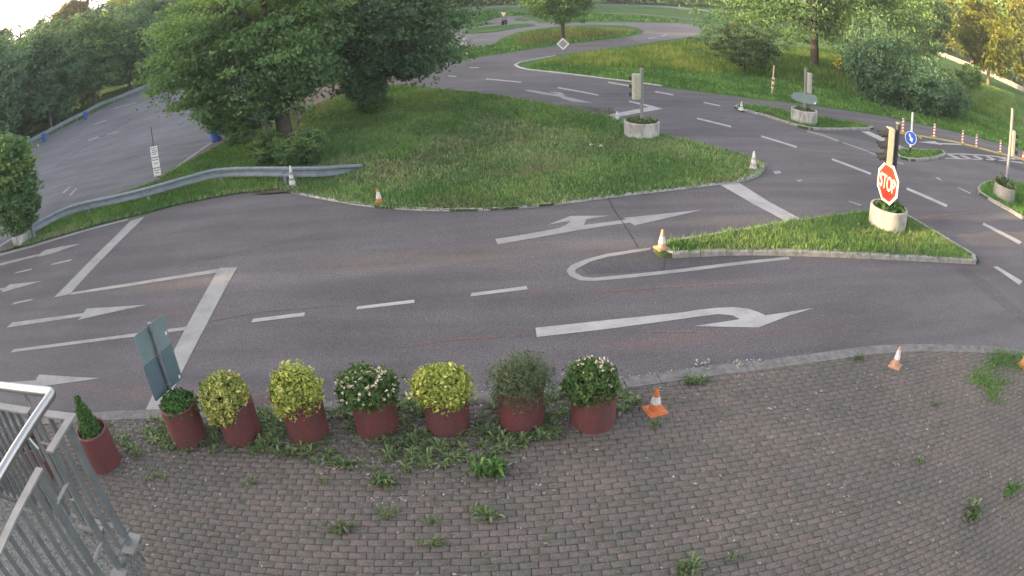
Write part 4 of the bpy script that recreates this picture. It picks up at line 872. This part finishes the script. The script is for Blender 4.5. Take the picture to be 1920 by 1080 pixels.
planter(844, 823, 'red pot with a domed golden yellow bush, right of the pink flowered bush', 'round', (.35, .32, .28), -.03, (-.03, -.03), seed=6, leafm=M_VARIEG, n=6500, size=.028)
planter(979, 818, 'red pot with a grey green straggly shrub with twigs sticking up', 'straggly', (.36, .33, .32), .0, (0.02, -.04), seed=7, leafm=M_GREY, n=8500, size=.034)
planter(1111, 816, 'red pot with a green bush with a few white flowers, right end of the row', 'round', (.34, .31, .28), .0, (-.05, -.02), seed=8, leafm=M_AZAL, n=6500, size=.027, flowers=24)
planter(92, 905, 'red pot seen through the bars of the railing, right of two', 'cone', (.17, .17, .22), .0, (0, 0), seed=9, leafm=M_BOX, n=1500, size=.016)
planter(8, 925, 'red pot seen through the bars at the left edge', 'cone', (.17, .17, .22), .0, (0, 0), seed=10, leafm=M_BOX, n=1500, size=.016)

# sign seen from behind, standing in the second pot
az = 1.238; sx, sy = -4.668, 6.631
t = empty('traffic_sign', (sx, sy, .45), 'two grey sign plates seen from behind on a steel pole in a red pot', 'traffic sign')
d = Vector((math.cos(az), math.sin(az), 0)); nb_ = Vector((math.sin(az), -math.cos(az), 0))
def plate(nm, w_, z0, z1, mat, y, corner=.03):
    m = MB(); hw, hh = w_ / 2, (z1 - z0) / 2; pl = []
    for cx, cy, a0 in ((hw - corner, hh - corner, 0), (-hw + corner, hh - corner, 90), (-hw + corner, -hh + corner, 180), (hw - corner, -hh + corner, 270)):
        for k in range(4): a = R(a0 + 30 * k); pl.append((cx + corner * math.cos(a), cy + corner * math.sin(a)))
    m.prism(pl, Vector((0, 0, (z0 + z1) / 2 - .45)) - nb_ * y, nb_, .006); return m.build(nm, mat, t)
plate('sign_plate', .63, 1.30, 1.735, M_PLATE, .035); lp = plate('sign_plate', .64, .73, 1.29, simple('sign_back_dark', (0.095, 0.14, 0.165), .6, .1, .12, 5), .036); lp['label'] = 'darker lower plate'
m = MB(); m.tube([(0, 0, -.1), (0, 0, 1.30)], .024, 14); m.build('pole', M_POLE, t, smooth=False)
m = MB(); m.tube([(0, 0, 1.30), (0, 0, 1.325)], .030, 14); m.build('pole_cap', M_POLE, t)
for z in (1.22, .87, .82, .38):
    m = MB(); m.tube([(0, 0, z - .014), (0, 0, z + .014)], .033, 12); m.box(-nb_ * .03 + Vector((0, 0, z)), (.10, .012, .024), az); m.box(nb_ * .035 + Vector((0, 0, z)), (.03, .02, .02), az); m.build('clamp', M_POLE, t)
for z, s in ((1.02, .27), (.33, .27)):
    m = MB(); m.box(Vector((0, 0, z)) + d * s - nb_ * .031, (.035, .002, .05), az); m.build('sticker', M_WHITE, t)

# ------------------------------------------------------------------ cones
def cone(px, py, label, h=.42, mats=(M_ORANGE, M_CONEW), base=None, bw=.28, rz=.3, z=.03, bands=((.30, .55),), grp='traffic cones', tilt=0):
    p = G(px, py, z); t = empty('traffic_cone', (p.x, p.y, z), label, 'traffic cone', grp, rz)
    m = MB(); m.box((0, 0, .012), (bw, bw, .024)); m.box((0, 0, .03), (bw * .8, bw * .8, .014)); m.build('base', base or mats[0], t)
    rf = lambda k: .095 * bw / .28 * (1 - k) + .022 * k; zs = lambda k: .036 + (h - .036) * k
    edges = [0] + [e for b in bands for e in b] + [1]
    for i, (a, b) in enumerate(zip(edges[:-1], edges[1:])):
        m = MB(); o = .0015 if i % 2 else 0; m.lathe([(rf(a) + o, zs(a)), (rf(b) + o, zs(b))] + ([(rf(b) * .6, zs(b) + .004), (rf(b) * .6, zs(b) - .06)] if b == 1 else []), n=20); m.build('cone_body' if i % 2 == 0 else 'reflective_band', mats[i % 2], t)
    return t
cone(1228, 771, 'orange cone with one white band on a square base, right of the pots', .36, bw=.27, bands=((.34, .66),))
cone(1678, 687, 'faded pale orange cone on the pavers near the gutter', .36, bw=.22, rz=.7, mats=(simple('cone_faded', (.42, .24, .15), .7, 0, .3, 20), M_CONEW), bands=((.35, .85),))
cone(1917, 686, 'orange cone half hidden in the grass at the right edge', .36, bw=.25, bands=((.45, .6),), mats=(simple('cone_dull', (.36, .17, .06), .7, 0, .3, 20), simple('cone_dullw', (.34, .24, .12), .7)))
cone(549, 350, 'white cone with grey bands at the end of the guard rail', .62, (M_CONEW, M_CONEG), bw=.30, z=.05, bands=((.28, .40), (.55, .70)))
cone(711, 381, 'broken orange and white cone in the grass near the long kerb', .36, bw=.26, z=.05, bands=((.32, .8),))
cone(1412, 318, 'white and grey cone on the right tip of the grass triangle', .55, (M_CONEW, simple('cone_pinkgrey', (.36, .30, .28), .7)), bw=.34, z=.05, bands=((.15, .32), (.52, .66)))
cone(1241, 466, 'orange and white cone on the nose of the stop sign island', .40, bw=.26, z=.11, bands=((.25, .62),), mats=(simple('cone_tan', (.45, .26, .17), .7, 0, .3, 20), M_CONEW), base=simple('cone_tanb', (.40, .26, .16), .7))
cone(1390, 206, 'small pale cone on the far tip of the meadow side island', .36, (M_CONEW, M_CONEG), bw=.25, z=.09, bands=((.3, .4),))
cone(1918, 300, 'orange and white cone at the right end of the yellow strip', .45, bw=.30, z=.01, bands=((.3, .6),))
cone(1157, 224, 'stubby white cone in the grass at the end of the far stop line', .30, (M_CONEW, M_CONEG), bw=.24, z=.05, bands=((.4, .5),))
for x, y, lb in [(1108, 275, 'white painted stone at the corner of the small bed behind the round planter'), (1127, 277, 'second white stone beside the small bed')]:
    p = G(x, y, .05); m = MB(); m.lathe([(.001, 0), (.06, .01), (.07, .05), (.04, .09), (.001, .10)], n=8, jit=.15); o = m.build('stone', M_KERBW, loc=p); tag(o, lb, 'stone')
kerb(triangle, GP([(1104, 276), (1140, 274), (1165, 271), (1195, 266)]), .08, .08, .7, M_KERBD)

# ------------------------------------------------------------------ round concrete planters
def ring(px, py, r, h, label, z, mat=M_RING, seed=0, leafm=M_WEED, n=120, rz=0, name='concrete_planter', leaf=.07):
    c = away(G(px, py, z), r); t = empty(name, (c.x, c.y, z), label, 'planter', 'round concrete planters', rz)
    m = MB(); m.lathe([(r, -.03), (r, .01), (r * 1.005, h - .02), (r - .01, h), (r - .06, h), (r - .07, h - .02), (r - .075, h - .15), (.001, h - .15)], n=40); m.build('concrete_ring', mat, t)
    m = MB(); m.lathe([(r - .078, 0), (r * .5, .04), (.002, .05)], (0, 0, h - .12), 20, .03); m.build('soil', M_SOIL, t)
    V = []; F = []; T = []; gg = np.random.default_rng(seed)
    for k in range(n):
        a = gg.random() * 6.283; q = (r - .10) * math.sqrt(gg.random()); v, f, tt = rosette(q * math.cos(a), q * math.sin(a), h - .09, gg.uniform(.6, 1.3) * leaf * 1.6, 9, 1.3, .25); k0 = len(V); V += v; F += [tuple(i + k0 for i in w_) for w_ in f]; T += tt
    o = bpy.data.objects.new('plants', fast_mesh('plants', np.array(V), np.array(F), leafm, np.array(T))); link(o, t); return c
cS = ring(1661, 436, .53, .50, 'round concrete planter under the stop sign, lit on its left side', .10, simple('ring_beige', (.36, .35, .32), .9, 0, .35, 4), 1, M_GRASSF, 130, leaf=.065)
cT1 = ring(1203, 263, .58, .52, 'whitewashed round planter with the cream signal, at the back of the grass triangle', .05, M_RING, 2, M_WEED, 110)
cT2 = ring(1507, 233, .57, .52, 'whitewashed round planter on the meadow side island', .09, M_RING, 3, M_WEED, 40)
cT4 = ring(1881, 378, .50, .50, 'grey round planter with leaning signal pole at the right edge', .10, simple('ring_grey', (.20, .20, .19), .9, 0, .35, 4), 4, M_WEED, 120, leaf=.10)
c = away(G(46, 460), .45); t = empty('hedge_planter', (c.x, c.y, 0), 'white tub with a tall leafy bush at the left edge beside the guard rail', 'planter')
m = MB(); m.lathe([(.42, 0), (.47, .02), (.5, .38), (.46, .40), (.43, .36), (.001, .34)], n=30); m.build('tub', M_RING, t)
b = bpy.data.objects.new('bush', BUSHT); link(b, t); b.location = (-.55, .2, 2.15); b.scale = (1.75, 1.3, 1.12)
b = bpy.data.objects.new('trunk', TS); link(b, t); b.location = (0, 0, .2); b.scale = (1, 1, 1.3)
b = bpy.data.objects.new('side_branch', BUSHS); link(b, t); b.location = (.85, .3, 1.15); b.scale = (.5, .35, .35); b.rotation_euler = (0, -.6, .3)
b = bpy.data.objects.new('lower_bush', BUSHS); link(b, t); b.location = (-.1, 0, .95); b.scale = (.85, .8, .9)
p = G(12, 432, .3); t = empty('barrier_board', (p.x, p.y, 0), 'small red and white board half hidden behind the left bush', 'barrier board')
m = MB(); m.box((0, 0, .55), (.10, .02, .55), .6); m.build('board', M_WHITE, t); m = MB(); m.box((0, 0, .52), (.104, .024, .2), .6); m.build('red_stripe', M_RW_R, t); m = MB(); m.tube([(0, 0, 0), (0, 0, .4)], .02, 6); m.build('leg', M_POLED, t)

# ------------------------------------------------------------------ traffic signals
def signal(px, label, c, H, z, side, face, zc, pole_r=.055, pm=M_POLE, hh=.78, lean=(0, 0), off=.17, group='traffic signals', cap=True):
    t = empty('traffic_signal', (c.x, c.y, z), label, 'traffic signal', group)
    top = Vector((lean[0], lean[1], H)); m = MB(); m.tube([(0, 0, -.1), top], pole_r, 14); m.build('pole', pm, t)
    if cap: m = MB(); m.tube([top, top + Vector((0, 0, .03))], pole_r * 1.2, 14); m.build('pole_cap', M_POLE, t)
    f = Vector(face).normalized(); s = Vector(side).normalized(); pc = Vector((lean[0] * zc / H, lean[1] * zc / H, zc)) + s * off; a = math.atan2(f.y, f.x)
    q = Matrix.Rotation(a, 3, 'Z'); m = MB(); m.box(pc, (.17, .26, hh), rot=q); m.box(pc - f * .095, (.02, .21, hh * .96), rot=q); h = m.build('housing', M_CREAM, t)
    bv = h.modifiers.new('b', 'BEVEL'); bv.width = .02; bv.segments = 2
    m = MB(); m.box(pc + f * .093, (.015, .25, hh * .97), rot=q); m.build('front_panel', M_BLACK, t)
    for k in (-1, 0, 1):
        cc = pc + f * .10 + Vector((0, 0, k * hh * .32)); m = MB(); n = 12; V = []
        for j, (dist_, dr) in enumerate(((0, .108), (.25, .10))):
            for i in range(n + 1):
                th = R(-35) + R(250) * i / n; V.append(cc + f * dist_ * (1 if th > 0.2 and th < 2.9 else .75) + Vector((-f.y, f.x, 0)) * math.cos(th) * dr + Vector((0, 0, math.sin(th) * dr - dist_ * .15)))
        m.add(V, [(i, i + 1, n + 2 + i, n + 1 + i) for i in range(n)]); hd = m.build('hood', M_BLACK, t); sm = hd.modifiers.new('s', 'SOLIDIFY'); sm.thickness = .006
        m = MB(); m.disc(cc + f * .006, .078, f, .004, 16); m.build('lens', M_LENS, hd)
    for k in (-.42, .42):
        m = MB(); m.bar(pc - s * off + Vector((0, 0, k * hh)), pc + Vector((0, 0, k * hh)), .03, .03); m.build('bracket', M_POLE, t)
    return t, pc
signal(0, 'cream traffic signal seen from behind on a grey pole in the whitewashed planter', cT1, 2.25, .05, (-1, 0, 0), (-.35, .94, 0), 1.66, hh=.86)
t2, pc2 = signal(0, 'traffic signal turned away on the meadow side island, above an oval plate', cT2, 2.2, .09, (1, .1, 0), (.9, .45, 0), 1.62, hh=.84, off=.16)
m = MB(); m.prism([(-.60, 0), (-.52, .11), (-.36, .18), (-.1, .2), (.38, .2), (.5, .16), (.56, .06), (.56, -.08), (.48, -.17), (.36, -.2), (-.1, -.2), (-.36, -.17), (-.52, -.1)], Vector((-.05, -.07, .98)), (-.55, -.83, -.05), .008)
ts = empty('direction_sign', (cT2.x, cT2.y, .09), 'pointed grey sign plate seen from behind, fixed low on the island signal pole', 'sign'); m.build('sign_plate', M_PLATE, ts)
m = MB(); m.box((.32, -.34, .86), (.07, .004, .07), -.58); m.build('sticker', M_WHITE, ts)
signal(0, 'traffic signal with three black hoods facing left above the stop sign', cS, 2.58, .10, (-1, -.1, 0), (-1, .25, 0), 2.02, .06, M_POLED, .88, (.03, 0), .26)
signal(0, 'traffic signal with black hoods facing right on a leaning pole at the right edge', cT4, 3.25, .10, (1, .1, 0), (1, -.15, 0), 2.05, .07, M_POLE, .92, (.12, .0), .15)

# stop sign
f = Vector((-1, -.04, 0)).normalized(); sc_ = Vector((cS.x - .19, cS.y - .05, 1.20))
t = empty('stop_sign', (cS.x - .13, cS.y - .05, .5), 'red octagonal stop sign with white border, lit by the low sun', 'stop sign'); o0 = Vector((cS.x - .13, cS.y - .05, .5)); lc = sc_ - o0
oc = lambda r_: [(r_ * math.cos(R(22.5 + 45 * k)) / math.cos(R(22.5)), r_ * math.sin(R(22.5 + 45 * k)) / math.cos(R(22.5))) for k in range(8)]
m = MB(); m.prism(oc(.485), lc, f, .02); m.build('border', simple('sign_white', (.55, .54, .52), .45, 0, .08, 6), t)
m = MB(); m.prism(oc(.415), lc + f * .003, f, .004); pn = m.build('panel', M_RED, t)
m = MB(); m.tube([(.02, 0, -.15), (.02, 0, .2)], .03, 10); m.build('post', M_POLED, t)
for z in (.75, .5): m = MB(); m.box((.05, 0, z), (.16, .03, .03)); m.build('bracket', M_POLED, t)
def text_mesh(body, width, height, name, mat, loc, nrm, parent, depth=.003):
    cu = bpy.data.curves.new('tmp', 'FONT'); cu.body = body; cu.align_x = 'CENTER'; cu.align_y = 'CENTER'; cu.extrude = .5; cu.offset = .008
    to = bpy.data.objects.new('tmp', cu); COL.objects.link(to); dg = bpy.context.evaluated_depsgraph_get(); me = bpy.data.meshes.new_from_object(to.evaluated_get(dg)); bpy.data.objects.remove(to)
    co = np.empty(len(me.vertices) * 3, np.float32); me.vertices.foreach_get('co', co); co = co.reshape(-1, 3)
    lo, hi = co.min(0), co.max(0); u = (co[:, 0] - (lo[0] + hi[0]) / 2) / (hi[0] - lo[0]) * width; v = (co[:, 1] - (lo[1] + hi[1]) / 2) / (hi[1] - lo[1]) * height; dd = (co[:, 2] - lo[2]) / (hi[2] - lo[2]) * depth
    nv = np.array(Vector(nrm).normalized()); x = np.array(Vector((0, 0, 1)).cross(Vector(nrm)).normalized()); y = np.cross(nv, x)
    W = u[:, None] * x + v[:, None] * y + dd[:, None] * nv; me.vertices.foreach_set('co', W.astype(np.float32).ravel()); me.materials.clear(); me.materials.append(mat); me.update(); me.name = name
    o = bpy.data.objects.new(name, me); link(o, parent); o.location = loc; return o
text_mesh('STOP', .72, .36, 'lettering', MATS['sign_white'], lc + f * .005, f, pn)

# blue keep-right sign
p = G(1706, 287, .09); t = empty('keep_right_sign', (p.x, p.y, .09), 'round blue sign with a white arrow pointing down right on a thin post', 'road sign')
m = MB(); m.tube([(0, 0, .22), (.0, 0, 1.6)], .042, 10); m.build('post', M_WHITE, t); m = MB(); m.tube([(0, 0, -.05), (0, 0, .24)], .046, 10); m.build('post_foot', M_BLACK, t)
fb = Vector((-.75, -.65, 0)).normalized(); lc = Vector((0, 0, .60)) + fb * .05
m = MB(); m.disc(lc, .265, fb, .01, 32); m.build('rim', M_WHITE, t); m = MB(); m.disc(lc + fb * .003, .245, fb, .006, 32); pn = m.build('panel', M_BLUE, t)
aa = R(-62); ca, sa = math.cos(aa), math.sin(aa); arr = [(-.17, -.03), (.02, -.03), (.02, -.09), (.17, 0), (.02, .09), (.02, .03), (-.17, .03)]
m = MB(); m.prism([(x * ca - y * sa, x * sa + y * ca) for x, y in arr], lc + fb * .006, fb, .003); m.build('arrow', M_WHITE, pn)

# yellow strip with striped beacons
marking('yellow_line', Z7((495, 198), (640, 216), (800, 243), (950, 268), (1100, 304), (1230, 340), (1370, 374), (1500, 408), (1580, 432), (1580, 441), (1490, 418), (1365, 385), (1225, 350), (1095, 315), (945, 278), (795, 252), (640, 226), (493, 207)), M_YELLOW, .013)
marking('yellow_line', Z7((660, 226), (675, 224), (702, 248), (690, 252)), M_YELLOW, .013)
LBB = ['striped red and white beacon nearest the meadow side island', 'striped beacon behind the blue round sign, on the yellow strip', 'striped beacon right of the white lane arrow tip', 'striped beacon just left of the last one on the yellow strip', 'striped beacon farthest right, near the leaning signal pole']
for (x, y), lb in zip([(1692, 249), (1751, 258), (1804, 270), (1830, 277), (1875, 287)], LBB):
    p = G(x, y, .01); t = empty('striped_beacon', (p.x, p.y, .01), lb, 'beacon', 'striped beacons on the yellow strip', rz=rng.uniform(-.3, .3) - .5)
    m = MB(); m.box((0, 0, .035), (.32, .22, .07)); m.build('foot', M_FOOT, t); m = MB(); m.box((0, 0, .36), (.11, .03, .60)); m.build('board', M_WHITE, t)
    for k in range(4):
        z0 = .10 + k * .145; m = MB(); m.add([(-.057, -.017, z0), (.057, -.017, z0 + .05), (.057, -.017, z0 + .12), (-.057, -.017, z0 + .07), (-.057, .017, z0), (.057, .017, z0 + .05), (.057, .017, z0 + .12), (-.057, .017, z0 + .07)], [(0, 1, 2, 3), (7, 6, 5, 4), (0, 4, 5, 1), (1, 5, 6, 2), (2, 6, 7, 3), (3, 7, 4, 0)]); m.build('red_stripe', M_RW_R, t)

# priority diamond
p = G(1057, 128); t = empty('priority_sign', p, 'small diamond shaped sign on a thin post in front of the round tree', 'road sign')
m = MB(); m.tube([(0, 0, -.1), (0, 0, 1.35)], .025, 8); m.build('post', M_POLE, t); m = MB(); m.prism([(.36, 0), (0, .36), (-.36, 0), (0, -.36)], (0, -.04, 1.42), (0, -1, 0), .008); m.build('border', M_WHITE, t)
m = MB(); m.prism([(.25, 0), (0, .25), (-.25, 0), (0, -.25)], (0, -.043, 1.42), (0, -1, 0), .004); m.build('panel', simple('faded_yellow', (.30, .29, .28), .6, 0, .1, 5), t)
# yield sign with a small motorcycle
p = G(945, 47); t = empty('yield_sign', (p.x, p.y + .6, 0), 'white triangular yield sign pointing down on the far practice loop', 'road sign')
m = MB(); m.tube([(0, 0, -.1), (0, 0, 1.0)], .03, 8); m.build('post', M_POLE, t); m = MB(); m.prism([(-.36, .3), (.36, .3), (0, -.33)], (0, -.04, 1.15), (0, -1, 0), .01); m.build('border', M_RW_R, t); m = MB(); m.prism([(-.29, .26), (.29, .26), (0, -.25)], (0, -.044, 1.15), (0, -1, 0), .004); m.build('panel', M_WHITE, t)
t = empty('motorcycle', (p.x + .05, p.y, 0), 'tiny dark motorcycle parked under the far yield sign', 'motorcycle', rz=1.2)
for x in (-.48, .48):
    m = MB(); m.tube([(x, -.05, .28), (x, .05, .28)], .28, 18); m.build('wheel', M_TYRE, t)
m = MB(); m.tube([(-.48, 0, .28), (-.1, 0, .42), (.15, 0, .40), (.38, 0, .72), (.48, 0, .28)], .05, 8); m.box((0, 0, .32), (.34, .22, .26)); m.build('frame', M_POLED, t)
m = MB(); m.lathe([(.001, -.1), (.13, -.06), (.16, .03), (.09, .1), (.001, .12)], (.08, 0, .66), 10); m.build('tank', M_ORANGE, t); m = MB(); m.box((-.28, 0, .64), (.5, .2, .07)); m.build('saddle', M_BLACK, t)
m = MB(); m.tube([(.36, -.32, .88), (.38, 0, .80), (.36, .32, .88)], .02, 6); m.build('handlebar', M_BLACK, t)
# posts
p = G(876, 104); t = empty('marker_post', p, 'thin pale marker post at the end of the track kerb', 'post'); m = MB(); m.tube([(0, 0, 0), (-.05, 0, 1.15)], .035, 8); m.build('post', M_YSIGN, t); m = MB(); m.box((-.055, 0, 1.05), (.10, .02, .2)); m.build('plate', M_POLE, t)
p = G(1447, 178); t = empty('marker_post', p, 'leaning pale post with a striped board in the meadow', 'post')
m = MB(); m.tube([(0, 0, 0), (.10, 0, 1.6)], .035, 8); m.build('post', M_YSIGN, t); m = MB(); m.tube([(.09, 0, 1.52), (.105, 0, 1.66)], .05, 8); m.build('cap', M_BLACK, t)
m = MB(); m.box((.03, -.04, .62), (.13, .02, .55), .2, rot=Matrix.Rotation(.06, 3, 'Y')); b = m.build('board', M_WHITE, t)
for k in (0, 1): m = MB(); m.box((.03, -.05, .48 + k * .28), (.135, .012, .12), rot=Matrix.Rotation(.5, 3, 'Y')); m.build('stripe', M_RW_R, b)
# information board at the car park
p = G(297, 334); t = empty('notice_sign', p, 'white notice boards with lines of print on a thin pole at the car park', 'notice sign')
m = MB(); m.tube([(0, 0, -.1), (0, 0, 1.95)], .016, 8); m.build('pole', M_POLED, t); fn = Vector((.25, -1, 0)).normalized()
for z0, z1 in ((.82, 1.22), (.42, .78), (.10, .38)):
    w_ = .155; m = MB(); m.prism([(-w_, z0), (w_, z0), (w_, z1), (-w_, z1)], fn * .03, fn, .01); b = m.build('board', M_WHITE, t)
    rows = 4 if z0 > .8 else 2
    for k in range(rows):
        z = z1 - .07 - k * (z1 - z0 - .1) / rows; ww = w_ * (.8 - .25 * (k % 2)); m = MB(); m.prism([(-ww, z - .012), (ww, z - .012), (ww, z + .012), (-ww, z + .012)], fn * .033, fn, .002); m.build('print_line', M_TEXT, b)
# blue barrels
def barrel(px, py, label, s=1.0, top=None):
    p = G(px, py); t = empty('blue_barrel', p, label, 'barrel', 'blue barrels in the car park')
    m = MB(); r_ = .22 * s; h = .72 * s; m.lathe([(.001, 0), (r_ * .96, 0), (r_, .04), (r_, h * .3), (r_ * 1.05, h * .33), (r_, h * .36), (r_, h * .64), (r_ * 1.05, h * .67), (r_, h * .70), (r_, h - .03), (r_ * .94, h)], n=20); m.build('drum', M_BARREL, t)
    m = MB(); m.lathe([(r_ * .93, h - .01), (.001, h - .01)], n=20); m.build('lid', top or M_BARREL, t)
barrel(83, 266, 'blue barrel at the far guard rail, left one'); barrel(161, 224, 'blue barrel at the far guard rail, right one', .95)
barrel(406, 264, 'blue barrel with pale lid beside the large tree, at the end of the white line', 1.15, M_WHITE); barrel(466, 216, 'blue barrel half hidden behind the leaves of the large tree', 1.0)
# far lamp post and car
p = Vector((88.2, 86, 0)); t = empty('lamp_post', p, 'tall pale lamp post beyond the barrier in front of the sunlit trees', 'lamp post'); m = MB(); m.tube([(0, 0, 0), (0, 0, 7.6)], [.13, .08], 8); m.build('pole', M_CONC, t); m = MB(); m.box((-.5, 0, 7.6), (1.0, .25, .12)); m.build('lamp_head', M_CONC, t)

# ------------------------------------------------------------------ landing and railing at lower left
KS = .75
ZL, ZR, ZT = 2.993, 3.818, 3.968; XR, YR = -2.10, 1.95
slab = MB(); slab.box((-3.9, .45, ZL - .1), (3.6, 3.0, .2)); o = slab.build('landing', M_SLAB); tag(o, kind='structure')
lw = MB(); lw.box((-3.95, .4, (ZL - .2) / 2), (3.4, 2.8, ZL - .2)); o = lw.build('landing_wall', M_CONC); tag(o, kind='structure')
t = empty('stair_railing', (XR, YR, ZL), 'galvanised bar railing with a round stainless handrail round the landing at lower left', 'railing'); o0 = Vector((XR, YR, ZL))
L_ = lambda x, y, z: Vector((x, y, z)) - o0
xt = G(100, 736, ZT)
def elbow(a, c, b, r_=.09, n=6):
    d1 = (a - c).normalized(); d2 = (b - c).normalized(); return [a] + [c + d1 * r_ * (1 - k / n) ** 2 + d2 * r_ * (k / n) ** 2 for k in range(n + 1)] + [b]
cnr = Vector((xt.x, xt.y, ZT)); m = MB(); m.tube([v - o0 for v in elbow(Vector((-5.2, xt.y, ZT)), cnr, Vector((xt.x - .02, .3, ZT)), .03, 3)], .027, 20); m.build('handrail', M_STEEL, t, smooth=True)
Y0, Y1 = 1.67, 1.545; X0, X1 = -2.40, -2.47
def flatrail(x0, y0, x1, y1, z=ZR):
    m = MB(); m.bar(L_(x0, y0, z), L_(x1, y1, z), .055, .012); return m.build('flat_rail', M_FLATT, t)
flatrail(-5.2, YR, X1, YR); flatrail(X0, YR, XR + .027, YR); flatrail(XR, YR - .0275, XR, Y0); flatrail(XR, Y1, XR, .3)
for (x0, y0, x1, y1) in ((-5.2, YR, X1, YR), (X0, YR, XR - .006, YR), (XR, YR + .01, XR, Y0), (XR, Y1, XR, .3)):
    m = MB(); m.bar(L_(x0, y0, ZL + .07), L_(x1, y1, ZL + .07), .035, .010); m.build('bottom_rail', M_FLAT, t)
def post(x, y, along, z0=ZL - .06, z1=ZR - .006, w_=.05, th=.012, nm='post'):
    m = MB(); m.box(L_(x, y, (z0 + z1) / 2), (w_ if along == 'x' else th, th if along == 'x' else w_, z1 - z0)); return m.build(nm, M_FLAT, t)
for x in (X0 - .025, X1 - .03, -3.6, -4.6): post(x, YR, 'x')
for y in (Y0 + .03, Y1 - .03): post(XR, y, 'y', w_=.06)
post(XR, YR - .05, 'y', w_=.06); post(XR - .075, YR, 'x', w_=.05)
x = X1 - .05
while x > -4.9: x -= .088; post(x, YR, 'x', ZL + .075, ZR - .006, .014, .032, 'baluster')
post(-2.29, YR, 'x', ZL + .075, ZR - .006, .014, .032, 'baluster')
post(XR, 1.80, 'y', ZL + .075, ZR - .006, .032, .014, 'baluster')
y = Y1 - .02
while y > .4: y -= .088; post(XR, y, 'y', ZL + .075, ZR - .006, .032, .014, 'baluster')
for x in (-2.43, -3.8): m = MB(); m.tube([L_(x, YR, ZR), L_(x, YR, ZT - .08), L_(x, xt.y, ZT - .02)], .007, 8); m.build('handrail_bracket', M_STEEL, t)
for y in (1.60, .9): m = MB(); m.tube([L_(XR, y, ZR), L_(XR, y, ZT - .08), L_(xt.x, y, ZT - .02)], .007, 8); m.build('handrail_bracket', M_STEEL, t)
for z in (ZL + .22, ZR - .2):
    m = MB(); m.tube([L_(X1 - .02, YR, z), L_(X0, YR, z)], .010, 8); m.build('bolt', M_FLATT, t); m = MB(); m.tube([L_(XR, Y0 + .02, z), L_(XR, Y1 - .02, z)], .010, 8); m.build('bolt', M_FLATT, t)
for x, y, a, c in ((XR + .01, YR - .05, .10, .16), (XR + .01, 1.60, .10, .20), (-2.44, YR + .01, .2, .1)):
    m = MB(); m.box(L_(x, y, ZL + .006), (a, c, .012)); m.build('foot_plate', M_FLATT, t)

# ------------------------------------------------------------------ thin evening haze
hz = MB(); hz.box((20, 60, 14), (620, 620, 30)); ho = hz.build('haze', newmat('haze_air')[0]); ho['kind'] = 'stuff'
hm = MATS['haze_air']; hn = hm.node_tree; hn.nodes.clear(); ou = hn.nodes.new('ShaderNodeOutputMaterial'); pv = hn.nodes.new('ShaderNodeVolumePrincipled')
pv.inputs['Density'].default_value = 0.0006; pv.inputs['Color'].default_value = (.86, .92, 1.0, 1); pv.inputs['Anisotropy'].default_value = 0.2
hn.links.new(pv.outputs[0], ou.inputs['Volume'])
